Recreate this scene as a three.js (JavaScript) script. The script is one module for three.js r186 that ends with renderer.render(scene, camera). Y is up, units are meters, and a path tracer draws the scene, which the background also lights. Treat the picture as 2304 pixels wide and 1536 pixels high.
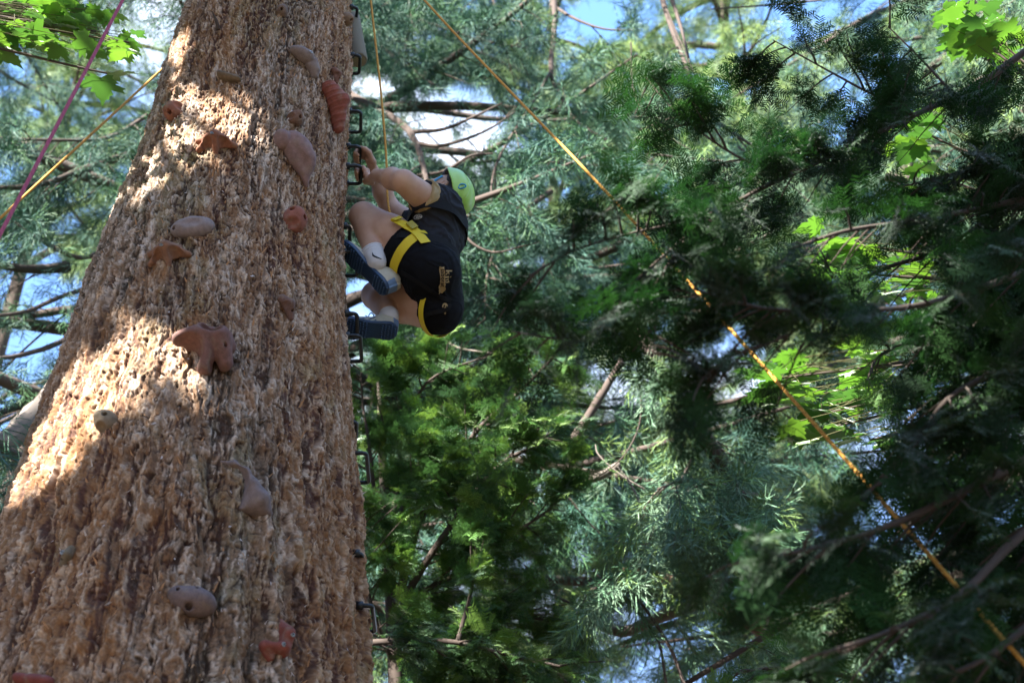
import * as THREE from 'three';
import { mergeGeometries } from 'three/addons/utils/BufferGeometryUtils.js';
import { ImprovedNoise } from 'three/addons/math/ImprovedNoise.js';
import { FontLoader } from 'three/addons/loaders/FontLoader.js';
import { TextGeometry } from 'three/addons/geometries/TextGeometry.js';

// ---------------------------------------------------------------- camera, sky, sun, exposure
const PITCH = 35 * Math.PI / 180, FOV = 32, EYE = 1.6;
const renderer = new THREE.WebGLRenderer({ antialias: true });
renderer.toneMapping = THREE.LinearToneMapping;
renderer.toneMappingExposure = 7.3;
renderer.shadowMap.enabled = true;
const scene = new THREE.Scene();
const camera = new THREE.PerspectiveCamera(FOV, 1.5, 0.1, 400);
camera.position.set(0, EYE, 0);
camera.rotation.set(PITCH, 0, 0);
camera.focus = 5.0;
camera.userData.fStop = 2.6;
const SUN = new THREE.Vector3(-0.52, 0.60, 0.52).normalize();
const sun = new THREE.DirectionalLight(new THREE.Color(1, 0.955, 0.88), 5);
sun.position.copy(SUN).multiplyScalar(60);
sun.castShadow = true;
sun.shadow.mapSize.set(4096, 4096);
Object.assign(sun.shadow.camera, { left: -25, right: 25, top: 25, bottom: -25, near: 1, far: 140 });
scene.add(sun);
const N = new ImprovedNoise();
const noise = (x, y, z = 0) => N.noise(x + 91.7, y + 37.3, z + 11.1);
{ // summer sky: blue with thin broken cloud, alike in every direction
  const W = 512, H = 256, d = new Float32Array(W * H * 4);
  for (let j = 0; j < H; j++) for (let i = 0; i < W; i++) {
    const el = ((j + 0.5) / H - 0.5) * Math.PI, az = ((i + 0.5) / W - 0.5) * 2 * Math.PI;
    const x = Math.cos(el) * Math.cos(az), y = Math.sin(el), z = Math.cos(el) * Math.sin(az);
    const up = Math.max(0, y), hz = Math.pow(1 - up, 3);
    let c = 0, a = 0.55, f = 2.6;
    for (let o = 0; o < 5; o++) { c += a * noise(x * f, y * f * 1.6, z * f); a *= 0.5; f *= 2.1; }
    const k = THREE.MathUtils.smoothstep(c, -0.05, 0.34);
    const b = [0.060 + 0.10 * hz, 0.125 + 0.09 * hz, 0.27 + 0.05 * hz], w = [0.37, 0.40, 0.445];
    const o = (j * W + i) * 4;
    for (let q = 0; q < 3; q++) d[o + q] = b[q] + (w[q] - b[q]) * k * 0.85;
    d[o + 3] = 1;
  }
  const sky = new THREE.DataTexture(d, W, H, THREE.RGBAFormat, THREE.FloatType);
  sky.mapping = THREE.EquirectangularReflectionMapping;
  sky.magFilter = sky.minFilter = THREE.LinearFilter;
  sky.wrapS = THREE.RepeatWrapping;
  sky.needsUpdate = true;
  scene.background = sky;
  scene.environment = sky;
}

// ---------------------------------------------------------------- helpers
const V = (x, y, z) => new THREE.Vector3(x, y, z);
function rng(seed) { let a = seed >>> 0; return () => { a = (a + 0x6D2B79F5) | 0; let t = Math.imul(a ^ (a >>> 15), 1 | a); t = (t + Math.imul(t ^ (t >>> 7), 61 | t)) ^ t; return ((t ^ (t >>> 14)) >>> 0) / 4294967296; }; }
const lerp = THREE.MathUtils.lerp, clamp = THREE.MathUtils.clamp, sstep = (x, a, b) => { const t = clamp((x - a) / (b - a), 0, 1); return t * t * (3 - 2 * t); };
const F = 768 / Math.tan(FOV * Math.PI / 360), CP = Math.cos(PITCH), SP = Math.sin(PITCH);
// sighting: the direction seen at a point of the 2304 x 1536 photograph, and the place on that line at a distance ahead
function dirOf(px, py) { const x = (px - 1152) / F, y = (768 - py) / F; return V(x, SP + y * CP, -(CP - y * SP)); }
function P(px, py, ahead) { const d = dirOf(px, py); return d.multiplyScalar(ahead / -d.z).add(V(0, EYE, 0)); }
function pixelOf(v) { const y = v.y - EYE, dep = -v.z * CP + y * SP, up = y * CP + v.z * SP; return [1152 + F * v.x / dep, 768 - F * up / dep, dep]; }
const names = {};
function numbered(n) { names[n] = (names[n] || 0) + 1; return names[n] === 1 ? n : n + '_' + String(names[n] - 1).padStart(3, '0'); }
function thing(name, label, category, group) { const o = new THREE.Group(); o.name = numbered(name); scene.add(o); o.userData = { label, category }; if (group) o.userData.group = group; return o; }
function part(name, geo, mat, parent, label) { const m = new THREE.Mesh(geo, mat); m.name = name; m.castShadow = m.receiveShadow = true; parent.add(m); if (label) m.userData.label = label; return m; }
function mat(r, g, b, rough = 0.8, more = {}) { const m = new THREE.MeshPhysicalMaterial({ roughness: rough, metalness: 0, ...more }); m.color.setRGB(r, g, b); return m; }
function geoFrom(pos, idx, nor, uv, col) {
  const g = new THREE.BufferGeometry();
  g.setAttribute('position', new THREE.Float32BufferAttribute(pos, 3));
  if (nor) g.setAttribute('normal', new THREE.Float32BufferAttribute(nor, 3));
  if (uv) g.setAttribute('uv', new THREE.Float32BufferAttribute(uv, 2));
  if (col) g.setAttribute('color', new THREE.Float32BufferAttribute(col, 3));
  if (idx) g.setIndex(idx);
  if (!nor) g.computeVertexNormals();
  return g;
}
// a tapering tube through points, with radii at each point; gnarl roughens it
function tube(pts, radii, sides = 8, gnarl = 0, caps = true) {
  const pos = [], idx = [], uv = []; let nrm = null, run = 0;
  const n = pts.length, T = V(), B = V(), q = V();
  for (let i = 0; i < n; i++) {
    T.copy(pts[Math.min(n - 1, i + 1)]).sub(pts[Math.max(0, i - 1)]).normalize();
    if (!nrm) nrm = Math.abs(T.y) < 0.9 ? V(0, 1, 0) : V(1, 0, 0);
    nrm.addScaledVector(T, -nrm.dot(T)).normalize(); B.crossVectors(T, nrm);
    if (i) run += pts[i].distanceTo(pts[i - 1]);
    const r = Array.isArray(radii) ? radii[i] : radii;
    for (let s = 0; s <= sides; s++) {
      const a = s / sides * 2 * Math.PI; q.copy(nrm).multiplyScalar(Math.cos(a)).addScaledVector(B, Math.sin(a));
      let rr = r; if (gnarl && s < sides) rr *= 1 + gnarl * noise(pts[i].x * 9 + q.x * 1.5, pts[i].y * 9 + q.y * 1.5, pts[i].z * 9 + q.z * 1.5);
      if (gnarl && s === sides) { const o = pos.length - sides * 3; pos.push(pos[o], pos[o + 1], pos[o + 2]); } else pos.push(pts[i].x + q.x * rr, pts[i].y + q.y * rr, pts[i].z + q.z * rr);
      uv.push(a * r, run);
    }
  }
  const w = sides + 1;
  for (let i = 0; i < n - 1; i++) for (let s = 0; s < sides; s++) { const a = i * w + s, b = a + w; idx.push(a, a + 1, b, b, a + 1, b + 1); }
  if (caps) for (const e of [0, n - 1]) { const c = pos.length / 3; pos.push(pts[e].x, pts[e].y, pts[e].z); uv.push(0, 0); for (let s = 0; s < sides; s++) e ? idx.push(c, e * w + s, e * w + s + 1) : idx.push(c, s + 1, s); }
  return geoFrom(pos, idx, null, uv);
}
function curve(pts, n) { return new THREE.CatmullRomCurve3(pts, false, 'centripetal').getPoints(n); }

// ---- shapes given by distance fields, meshed with surface nets
const smin = (a, b, k) => { const h = Math.max(k - Math.abs(a - b), 0) / k; return Math.min(a, b) - h * h * k * 0.25; };
const smax = (a, b, k) => -smin(-a, -b, k);
function capsule(a, b, ra, rb) { // tapered, distance to the segment less the interpolated radius
  const bx = b.x - a.x, by = b.y - a.y, bz = b.z - a.z, l2 = bx * bx + by * by + bz * bz || 1e-9, ax = a.x, ay = a.y, az = a.z;
  return (x, y, z) => { let t = ((x - ax) * bx + (y - ay) * by + (z - az) * bz) / l2; t = t < 0 ? 0 : t > 1 ? 1 : t; const dx = x - ax - bx * t, dy = y - ay - by * t, dz = z - az - bz * t; return Math.sqrt(dx * dx + dy * dy + dz * dz) - ra - (rb - ra) * t; };
}
function ellipsoid(c, r, ax = null) { // ax: three unit axes
  const [ux, uy, uz] = ax || [V(1, 0, 0), V(0, 1, 0), V(0, 0, 1)], m = Math.min(...r);
  return (x, y, z) => { const dx = x - c.x, dy = y - c.y, dz = z - c.z; const a = (dx * ux.x + dy * ux.y + dz * ux.z) / r[0], b = (dx * uy.x + dy * uy.y + dz * uy.z) / r[1], e = (dx * uz.x + dy * uz.y + dz * uz.z) / r[2]; const k0 = Math.sqrt(a * a + b * b + e * e), k1 = Math.sqrt(a * a / r[0] / r[0] + b * b / r[1] / r[1] + e * e / r[2] / r[2]); return k1 < 1e-9 ? -m : k0 * (k0 - 1) / k1; };
}
function union(list, k) { return (x, y, z) => { let d = list[0](x, y, z); for (let i = 1; i < list.length; i++) d = k ? smin(d, list[i](x, y, z), k) : Math.min(d, list[i](x, y, z)); return d; }; }
function meshSDF(f, lo, hi, cell, colour) {
  const nx = Math.ceil((hi.x - lo.x) / cell) + 1, ny = Math.ceil((hi.y - lo.y) / cell) + 1, nz = Math.ceil((hi.z - lo.z) / cell) + 1;
  const g = new Float32Array(nx * ny * nz), B = 6, half = B * cell * 0.5, reach = half * 1.75 * 1.5 + cell;
  const at = (i, j, k) => i + nx * (j + ny * k);
  for (let K = 0; K < nz; K += B) for (let J = 0; J < ny; J += B) for (let I = 0; I < nx; I += B) {
    const d = f(lo.x + I * cell + half, lo.y + J * cell + half, lo.z + K * cell + half), far = Math.abs(d) > reach;
    for (let k = K; k < Math.min(nz, K + B); k++) for (let j = J; j < Math.min(ny, J + B); j++) for (let i = I; i < Math.min(nx, I + B); i++) g[at(i, j, k)] = far ? d : f(lo.x + i * cell, lo.y + j * cell, lo.z + k * cell);
  }
  const vid = new Int32Array(nx * ny * nz).fill(-1), pos = [], idx = [];
  for (let k = 0; k < nz - 1; k++) for (let j = 0; j < ny - 1; j++) for (let i = 0; i < nx - 1; i++) {
    let mask = 0, x = 0, y = 0, z = 0, n = 0; const c = [];
    for (let q = 0; q < 8; q++) { const v = g[at(i + (q & 1), j + (q >> 1 & 1), k + (q >> 2))]; c.push(v); if (v < 0) mask |= 1 << q; }
    if (mask === 0 || mask === 255) continue;
    for (let a = 0; a < 8; a++) for (let e = 1; e < 8; e <<= 1) { if (a & e) continue; const b = a | e; if ((c[a] < 0) === (c[b] < 0)) continue; const t = c[a] / (c[a] - c[b]); x += (a & 1) + (e === 1 ? t : 0); y += (a >> 1 & 1) + (e === 2 ? t : 0); z += (a >> 2) + (e === 4 ? t : 0); n++; }
    vid[at(i, j, k)] = pos.length / 3; pos.push(lo.x + (i + x / n) * cell, lo.y + (j + y / n) * cell, lo.z + (k + z / n) * cell);
  }
  const quad = (a, b, c, d, flip) => { if (a < 0 || b < 0 || c < 0 || d < 0) return; flip ? idx.push(a, c, b, b, c, d) : idx.push(a, b, c, c, b, d); };
  for (let k = 1; k < nz - 1; k++) for (let j = 1; j < ny - 1; j++) for (let i = 1; i < nx - 1; i++) {
    const s = g[at(i, j, k)] < 0;
    if (s !== g[at(i + 1, j, k)] < 0) quad(vid[at(i, j - 1, k - 1)], vid[at(i, j, k - 1)], vid[at(i, j - 1, k)], vid[at(i, j, k)], !s);
    if (s !== g[at(i, j + 1, k)] < 0) quad(vid[at(i - 1, j, k - 1)], vid[at(i, j, k - 1)], vid[at(i - 1, j, k)], vid[at(i, j, k)], s);
    if (s !== g[at(i, j, k + 1)] < 0) quad(vid[at(i - 1, j - 1, k)], vid[at(i, j - 1, k)], vid[at(i - 1, j, k)], vid[at(i, j, k)], !s);
  }
  const nor = [], col = colour ? [] : null, e = cell * 0.35;
  for (let p = 0; p < pos.length; p += 3) {
    const x = pos[p], y = pos[p + 1], z = pos[p + 2];
    let a = f(x + e, y, z) - f(x - e, y, z), b = f(x, y + e, z) - f(x, y - e, z), c = f(x, y, z + e) - f(x, y, z - e); const l = Math.hypot(a, b, c) || 1; nor.push(a / l, b / l, c / l);
    if (colour) col.push(...colour(x, y, z, a / l, b / l, c / l));
  }
  return geoFrom(pos, idx, nor, null, col);
}
function boxOf(points, pad) { const b = new THREE.Box3().setFromPoints(points); b.expandByScalar(pad); return [b.min, b.max]; }

// ---------------------------------------------------------------- forest floor
{
  const M = 90, S = 120, pos = [], idx = [], col = [];
  for (let j = 0; j <= M; j++) for (let i = 0; i <= M; i++) {
    const x = (i / M - 0.5) * 2, z = (j / M - 0.5) * 2, X = Math.sign(x) * x * x * S, Z = Math.sign(z) * z * z * S - 4;
    pos.push(X, 0.05 * noise(X * 0.7, 0, Z * 0.7), Z);
    const k = 0.5 + 0.5 * noise(X * 1.3, 3, Z * 1.3); col.push(lerp(0.045, 0.085, k), lerp(0.034, 0.06, k), lerp(0.02, 0.034, k));
  }
  for (let j = 0; j < M; j++) for (let i = 0; i < M; i++) { const a = j * (M + 1) + i, b = a + M + 1; idx.push(a, b, a + 1, a + 1, b, b + 1); }
  const m = part('ground', geoFrom(pos, idx, null, null, col), new THREE.MeshStandardMaterial({ vertexColors: true, roughness: 1 }), scene);
  m.userData = { kind: 'structure', label: 'brown needle-strewn forest floor below the trees' };
}

// ---------------------------------------------------------------- the climbing tree
const AXIS = 4.19; // metres along the ground from the camera to the trunk's axis
const edgeR = [[-200, 786], [0, 790], [150, 794], [250, 788], [400, 784], [550, 776], [700, 780], [800, 784], [950, 790], [1100, 797], [1250, 804], [1400, 815], [1536, 822], [1750, 836]];
const edgeL = [[-200, 474], [0, 417], [130, 372], [250, 336], [338, 308], [449, 262], [553, 217], [630, 187], [736, 156], [900, 103], [1000, 72], [1150, 14], [1300, -45], [1536, -140], [1750, -232]];
function sightTable(e) { return e.map(([y, x]) => { const d = dirOf(x, y); return [d.y / Math.hypot(d.x, d.z), Math.atan2(d.x, -d.z)]; }).sort((a, b) => a[0] - b[0]); }
const tabR = sightTable(edgeR), tabL = sightTable(edgeL);
function look(t, e) { if (e <= t[0][0]) return t[0][1]; for (let i = 1; i < t.length; i++) if (e <= t[i][0]) { const [a, b] = [t[i - 1], t[i]]; return lerp(a[1], b[1], (e - a[0]) / (b[0] - a[0])); } return t[t.length - 1][1]; }
const H0 = 2.55, H1 = 7.2, HN = 60, trunkTab = [];
for (let i = 0; i <= HN; i++) { const h = lerp(H0, H1, i / HN); let r = 0.55; let a0 = 0; for (let it = 0; it < 6; it++) { const L = Math.sqrt(AXIS * AXIS - r * r), e = (h - EYE) / L, aR = look(tabR, e), aL = look(tabL, e); a0 = (aR + aL) / 2; r = AXIS * Math.sin((aR - aL) / 2); } trunkTab.push([r, a0]); }
for (let k = 0; k < 2; k++) { const c = trunkTab.map(v => v.slice()); for (let i = 1; i < HN; i++) for (const q of [0, 1]) trunkTab[i][q] = (c[i - 1][q] + 2 * c[i][q] + c[i + 1][q]) / 4; }
function trunkAt(h) { // [centre x, centre z, radius] at a height
  let r, a;
  if (h < H0) { [r, a] = trunkTab[0]; r += (H0 - h) * 0.075 + Math.max(0, 0.8 - h) * 0.16; }
  else if (h > H1) { [r, a] = trunkTab[HN]; r = 0.03 + (r - 0.03) * Math.exp(-(h - H1) * 0.055); }
  else { const t = (h - H0) / (H1 - H0) * HN, i = Math.min(HN - 1, Math.floor(t)); r = lerp(trunkTab[i][0], trunkTab[i + 1][0], t - i); a = lerp(trunkTab[i][1], trunkTab[i + 1][1], t - i); }
  return [Math.sin(a) * AXIS, -Math.cos(a) * AXIS, r];
}
// cells of flaky bark: [gap to the next cell, number of the cell]
const hash2 = (i, j) => { let h = Math.imul(i, 374761393) + Math.imul(j, 668265263); h = Math.imul(h ^ (h >>> 13), 1274126177); return ((h ^ (h >>> 16)) >>> 0) / 4294967296; };
const cellOut = [0, 0];
function cells(x, y) {
  const i = Math.floor(x), j = Math.floor(y); let f1 = 9, f2 = 9, id = 0;
  for (let b = -1; b <= 1; b++) for (let a = -1; a <= 1; a++) { const u = hash2(i + a, j + b), v = hash2(i + a + 517, j + b - 91), dx = i + a + 0.15 + 0.7 * u - x, dy = j + b + 0.15 + 0.7 * v - y, d = dx * dx + dy * dy; if (d < f1) { f2 = f1; f1 = d; id = hash2(i + a - 77, j + b + 33); } else if (d < f2) f2 = d; }
  cellOut[0] = Math.sqrt(f2) - Math.sqrt(f1); cellOut[1] = id; return cellOut;
}
const bark = { d: 0, c: [0, 0, 0] };
function barkAt(u, v, wantColour) { // u metres round, v height
  const low = sstep(v, 5.0, 3.0);
  const w1 = noise(u * 19, v * 10, 2), w2 = noise(u * 58, v * 36, 6), wx = u + 0.018 * w1 + 0.010 * w2, wy = v + 0.026 * noise(u * 14, v * 10, 7) + 0.012 * noise(u * 50, v * 42, 15);
  const rid = 1 - Math.abs(noise(u * 5.6 + 0.5 * noise(u * 3, v * 1.2, 4), v * 0.45, 1)) * 2.2, rid2 = 1 - Math.abs(noise(u * 14 + 0.5 * w1, v * 1.3, 9)) * 2.2;
  const lump = noise(wx * 12, wy * 6, 3), lump2 = noise(wx * 30, wy * 17, 5);
  const dens = sstep(noise(u * 6, v * 4, 43), -0.35, 0.25), brk = sstep(noise(u * 34, v * 21, 44), -0.05, 0.3);
  const c1 = sstep(Math.abs(noise(wx * 26, wy * 13, 41)), 0.07, 0.01) * brk;
  const iso = noise(wx * 68, wy * 27, 45) + 0.6 * noise(wx * 130, wy * 58, 46), str = noise(u * 85 + 1.5 * w1, v * 8, 47) + 0.6 * noise(u * 160, v * 24, 48), spk = lerp(iso, str, 0.25 + 0.5 * low), hole = sstep(spk, 0.18, 0.40) * (0.45 + 0.55 * dens);
  const [g2, id2] = cells(wx / 0.015 + 40, wy / 0.036); const e2 = sstep(g2, 0.02, 0.35);
  const fib = noise(u * 150 + 2 * w1, v * 16, 8), grit = noise(u * 110, v * 85, 14), grit2 = noise(u * 210, v * 160, 16);
  const pit = sstep(noise(u * 22, v * 12, 31) + 0.5 * noise(u * 64, v * 46, 32), 0.42, 0.62);
  bark.d = rid * 0.007 + rid2 * (0.006 + 0.020 * low) + low * rid * 0.036 - sstep(noise(u * 16 + 0.6 * w1, v * 1.4, 51), 0.08, 0.3) * (0.006 + 0.012 * low) + lump * 0.009 + lump2 * (0.006 - 0.002 * low) + e2 * (0.0015 + 0.006 * id2) + fib * 0.005 + grit * 0.004 + grit2 * 0.0022 - spk * 0.0025 - c1 * 0.008 - hole * 0.0055 - pit * 0.006;
  if (wantColour) {
    const zone = noise(u * 2.2, v * 0.9, 21) + 0.6 * noise(u * 8, v * 3, 22), warm = clamp(0.42 + 0.9 * zone + 0.30 * low + 0.30 * sstep(u, 0.30, 0.75) + 0.6 * noise(u * 34, v * 10, 27), 0, 1);
    const moss = sstep(noise(u * 2.6, v * 1.4, 24) + 0.7 * noise(u * 13, v * 7, 25), 0.14, 0.6), pale = clamp(0.30 - 0.12 * low + 0.9 * noise(u * 21, v * 4.2, 28) + 1.2 * noise(wx * 74, v * 17, 26) + 0.5 * grit + 0.6 * (id2 - 0.5), 0, 1);
    let r = lerp(lerp(0.175, 0.225, warm), lerp(0.50, 0.44, warm), pale), g = lerp(lerp(0.118, 0.108, warm), lerp(0.405, 0.305, warm), pale), b = lerp(lerp(0.078, 0.045, warm), lerp(0.335, 0.20, warm), pale);
    const m = moss * 0.4; r = lerp(r, 0.20, m); g = lerp(g, 0.17, m); b = lerp(b, 0.085, m);
    const k = clamp(c1 * 0.9 + hole * 0.95 + pit * 0.6 + 0.45 * (1 - e2) * dens + 0.8 * sstep(noise(u * 16 + 0.6 * w1, v * 1.4, 51), 0.08, 0.3) * sstep(spk, -0.2, 0.1), 0, 1); // darker brown in the fissures, furrows and pits, broken up by grain
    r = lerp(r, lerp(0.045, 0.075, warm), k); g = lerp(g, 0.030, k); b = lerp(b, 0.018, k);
    const fine = noise(u * 340, v * 120, 52), t = 1 + 0.3 * fib + 0.3 * grit2 + 0.35 * fine; bark.c[0] = r * t; bark.c[1] = g * t; bark.c[2] = b * t;
  }
  return bark;
}
const sunk = h => 0.018 + 0.013 * sstep(h, 5.0, 3.0); // the bark's mean relief, taken off so that the trunk keeps its girth
const TH0 = -1.15, TH1 = 2.15; // the finely built sector, measured from straight towards the viewer's side (+z) to +x
function trunkPoint(th, h, out = 0) { const [cx, cz, r] = trunkAt(h); return V(cx + Math.sin(th) * (r + out), h, cz + Math.cos(th) * (r + out)); }
function trunkHit(px, py) { // the point of the bark seen there: [theta, height]
  const d = dirOf(px, py).normalize(), p = V(); let a = 2, b = 0, last = 1;
  for (let t = 2; t < 9; t += 0.02) { p.copy(d).multiplyScalar(t); p.y += EYE; const [cx, cz, r] = trunkAt(p.y), s = Math.hypot(p.x - cx, p.z - cz) - r; if (s < 0) { b = t; break; } a = t; last = s; }
  if (!b) return null;
  for (let i = 0; i < 20; i++) { const m = (a + b) / 2; p.copy(d).multiplyScalar(m); p.y += EYE; const [cx, cz, r] = trunkAt(p.y); Math.hypot(p.x - cx, p.z - cz) < r ? b = m : a = m; }
  const [cx, cz] = trunkAt(p.y); return [Math.atan2(p.x - cx, p.z - cz), p.y];
}
const tree = thing('giant_redwood_tree', 'huge flaky reddish-brown tree trunk studded with climbing holds', 'tree');
{
  const ths = [], hs = [];
  for (let i = 0; i <= 560; i++) ths.push(lerp(TH0 - 0.3, TH1, i / 560));
  for (let i = 1; i < 40; i++) ths.push(lerp(TH1, TH0 - 0.3 + 2 * Math.PI, i / 40));
  for (let i = 0; i < 24; i++) hs.push(lerp(0, 2.55, i / 24));
  for (let i = 0; i <= 1040; i++) hs.push(lerp(2.55, 6.9, i / 1040));
  for (let i = 1; i <= 60; i++) hs.push(6.9 + 25 * Math.pow(i / 60, 1.3));
  const w = ths.length, pos = new Float32Array((w + 1) * hs.length * 3), uv = new Float32Array((w + 1) * hs.length * 2), idx = [];
  hs.forEach((h, j) => {
    const [cx, cz, r] = trunkAt(h);
    for (let i = 0; i <= w; i++) { const th = i === w ? ths[0] + 2 * Math.PI : ths[i], back = i === w ? ths[0] : th; const d = barkAt(back * 0.6, h).d * (r > 0.3 ? 1 : r / 0.3) - sunk(h); const o = (j * (w + 1) + i); pos[o * 3] = cx + Math.sin(th) * (r + d); pos[o * 3 + 1] = h; pos[o * 3 + 2] = cz + Math.cos(th) * (r + d); uv[o * 2] = (th - (TH0 - 0.3)) / (TH1 - TH0 + 0.3); uv[o * 2 + 1] = (h - 2.55) / 4.35; }
    if (j < hs.length - 1) for (let i = 0; i < w; i++) { const a = j * (w + 1) + i, b = a + w + 1; idx.push(a, a + 1, b, b, a + 1, b + 1); }
  });
  const TW = 1024, THT = 2048, data = new Uint8Array(TW * THT * 4), enc = c => { c = clamp(c, 0, 1); return 255 * (c <= 0.0031308 ? 12.92 * c : 1.055 * Math.pow(c, 1 / 2.4) - 0.055); };
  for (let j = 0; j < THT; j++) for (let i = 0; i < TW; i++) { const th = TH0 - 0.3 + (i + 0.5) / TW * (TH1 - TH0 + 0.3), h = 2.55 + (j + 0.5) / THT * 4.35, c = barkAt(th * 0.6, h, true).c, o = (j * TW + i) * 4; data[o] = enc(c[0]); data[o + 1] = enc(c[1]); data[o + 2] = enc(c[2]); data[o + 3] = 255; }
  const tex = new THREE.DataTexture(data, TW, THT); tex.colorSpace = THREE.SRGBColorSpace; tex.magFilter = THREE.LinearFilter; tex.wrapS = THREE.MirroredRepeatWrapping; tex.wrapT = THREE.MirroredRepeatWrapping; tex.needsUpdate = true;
  const g = new THREE.BufferGeometry(); g.setAttribute('position', new THREE.BufferAttribute(pos, 3)); g.setAttribute('uv', new THREE.BufferAttribute(uv, 2)); g.setIndex(idx); g.computeVertexNormals();
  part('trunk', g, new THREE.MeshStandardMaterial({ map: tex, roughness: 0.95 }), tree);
  // loose shreds of bark lifting off the surface
  const R = rng(5), shred = geoFrom([-0.5, 0, 0, 0.5, 0, 0, -0.35, 0.5, 0.12, 0.4, 0.45, 0.14, 0.05, 1, 0.42], [0, 1, 2, 2, 1, 3, 2, 3, 4]);
  const sm = new THREE.InstancedMesh(shred, new THREE.MeshStandardMaterial({ color: 0xffffff, roughness: 1, side: THREE.DoubleSide }), 5200), m4 = new THREE.Matrix4(), c = new THREE.Color();
  for (let i = 0; i < 5200; i++) {
    const th = lerp(TH0, TH1, R()), h = lerp(2.6, 6.8, R()), d = barkAt(th * 0.6, h).d - 0.003 - sunk(h), p = trunkPoint(th, h, d);
    const o = V(Math.sin(th), 0, Math.cos(th)), y = V((R() - 0.5) * 1.6, R() < 0.5 ? 1 : -1, 0).applyAxisAngle(V(0, 1, 0), th).addScaledVector(o, 0.25).normalize(), x = V().crossVectors(y, o).normalize(), z = V().crossVectors(x, y);
    const l = 0.012 + 0.03 * R() * R(), wd = 0.003 + 0.006 * R(); m4.makeBasis(x.multiplyScalar(wd), y.multiplyScalar(l), z.multiplyScalar(l)).setPosition(p); sm.setMatrixAt(i, m4);
    const k = R(); k < 0.45 ? c.setRGB(0.40, 0.22, 0.11) : k < 0.8 ? c.setRGB(0.30, 0.21, 0.15) : c.setRGB(0.5, 0.42, 0.38); sm.setColorAt(i, c);
  }
  sm.name = 'bark_shreds'; sm.userData = { kind: 'stuff' }; sm.castShadow = sm.receiveShadow = true; tree.add(sm);
  // a dead twig and a sawn-off limb
  const [a, h] = trunkHit(492, 66), q = trunkPoint(a, h), t = trunkPoint(a - 0.05, h + 0.075, 0.05);
  part('broken_twig', tube([q, q.clone().lerp(t, 0.5).add(V(0.004, 0, 0)), t], [0.009, 0.007, 0.002], 6, 0.4), mat(0.06, 0.04, 0.03, 0.95), tree);
}
const steel = mat(0.045, 0.05, 0.055, 0.42, { metalness: 0.85 }), boltSteel = mat(0.32, 0.32, 0.31, 0.45, { metalness: 0.9 });
{ // sawn limb stub on the right side
  const a = P(791, 40, 4.12), b = P(806, 137, 4.10), dir = b.clone().sub(a).normalize();
  const g = tube([a, a.clone().lerp(b, 0.3), a.clone().lerp(b, 0.7), b.clone().addScaledVector(dir, -0.008), b], [0.044, 0.046, 0.047, 0.047, 0.041], 18, 0.10);
  const o = thing('sawn_log_block', 'pale sawn log block fixed upright beside the topmost rungs', 'log');
  part('log', g, mat(0.17, 0.15, 0.11, 0.95), o);
  part('sawn_face', tube([b.clone().addScaledVector(dir, 0.001), b.clone().addScaledVector(dir, 0.003)], [0.037, 0.036], 18), mat(0.26, 0.22, 0.15, 0.9), o);
}

// ---------------------------------------------------------------- steel rungs
const rungInfo = [ // pixel of the near leg's outer corner, its far leg's, reach out of the bark, where it sits
  [803, 16, 45, 'highest steel rung peeking out behind the trunk at the top edge'],
  [809, 124, 165, 'steel rung beside the pale sawn log block'],
  [811, 250, 295, 'bare steel rung just above the climber\'s raised hands'],
  [809, 329, 372, 'steel rung held by the climber\'s upper hand'],
  [812, 373, 412, 'steel rung held by the climber\'s lower hand'],
  [786, 508, 552, 'steel rung half hidden behind the climber\'s raised shin'],
  [801, 566, 620, 'steel rung under the toes of the climber\'s raised foot'],
  [802, 705, 752, 'steel rung under the climber\'s lower foot'],
  [810, 755, 811, 'bare steel rung just below the climber\'s lower shoe'],
  [801, 949, 984, 'short-looking steel rung, upper of the close pair below the climber'],
  [824, 1019, 1083, 'large bare steel rung, lower of the close pair below the climber'],
  [813, 1245, 1279, 'small steel rung barely showing low on the trunk edge'],
  [837, 1362, 1420, 'lowest steel rung on the right edge of the trunk'],
];
const rungs = [];
for (const [x, y0, y1, label] of rungInfo) {
  const z = 4.02, near = P(x, y0, z); // far leg at the same height seen lower
  let zf = z; for (let k = 0; k < 40; k++) { zf += 0.01; if (pixelOf(V(near.x, near.y, -zf))[1] >= y1) break; }
  const far = V(near.x - 0.012, near.y, -zf), [cx, , r] = trunkAt(near.y), inX = cx + r * 0.8, rad = 0.0085;
  const o = thing('steel_rung', label, 'rung', 'steel rungs up the right side of the trunk');
  const bend = 0.018, n = near, f = far, pts = [V(inX, n.y, n.z), V(n.x - bend, n.y, n.z)];
  for (let k = 1; k <= 4; k++) { const a = k / 4 * Math.PI / 2; pts.push(V(n.x - bend + Math.sin(a) * bend, n.y, n.z - bend + Math.cos(a) * bend)); }
  for (let k = 0; k <= 4; k++) { const a = k / 4 * Math.PI / 2; pts.push(V(f.x - bend + Math.cos(a) * bend, f.y, f.z + bend - Math.sin(a) * bend)); }
  pts.push(V(inX, f.y, f.z));
  part('bar', tube(pts, rad, 10), steel, o);
  const rings = []; for (const q of [n, f]) { const dz = q.z - trunkAt(q.y)[1], sx = trunkAt(q.y)[0] + Math.sqrt(Math.max(0.01, r * r - dz * dz)) + 0.004; rings.push(tube([V(sx - 0.02, q.y, q.z), V(sx + 0.004, q.y, q.z)], 0.016, 10)); }
  for (const g of rings) part('collar', g, steel, o);
  rungs.push({ near, far });
}

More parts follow.
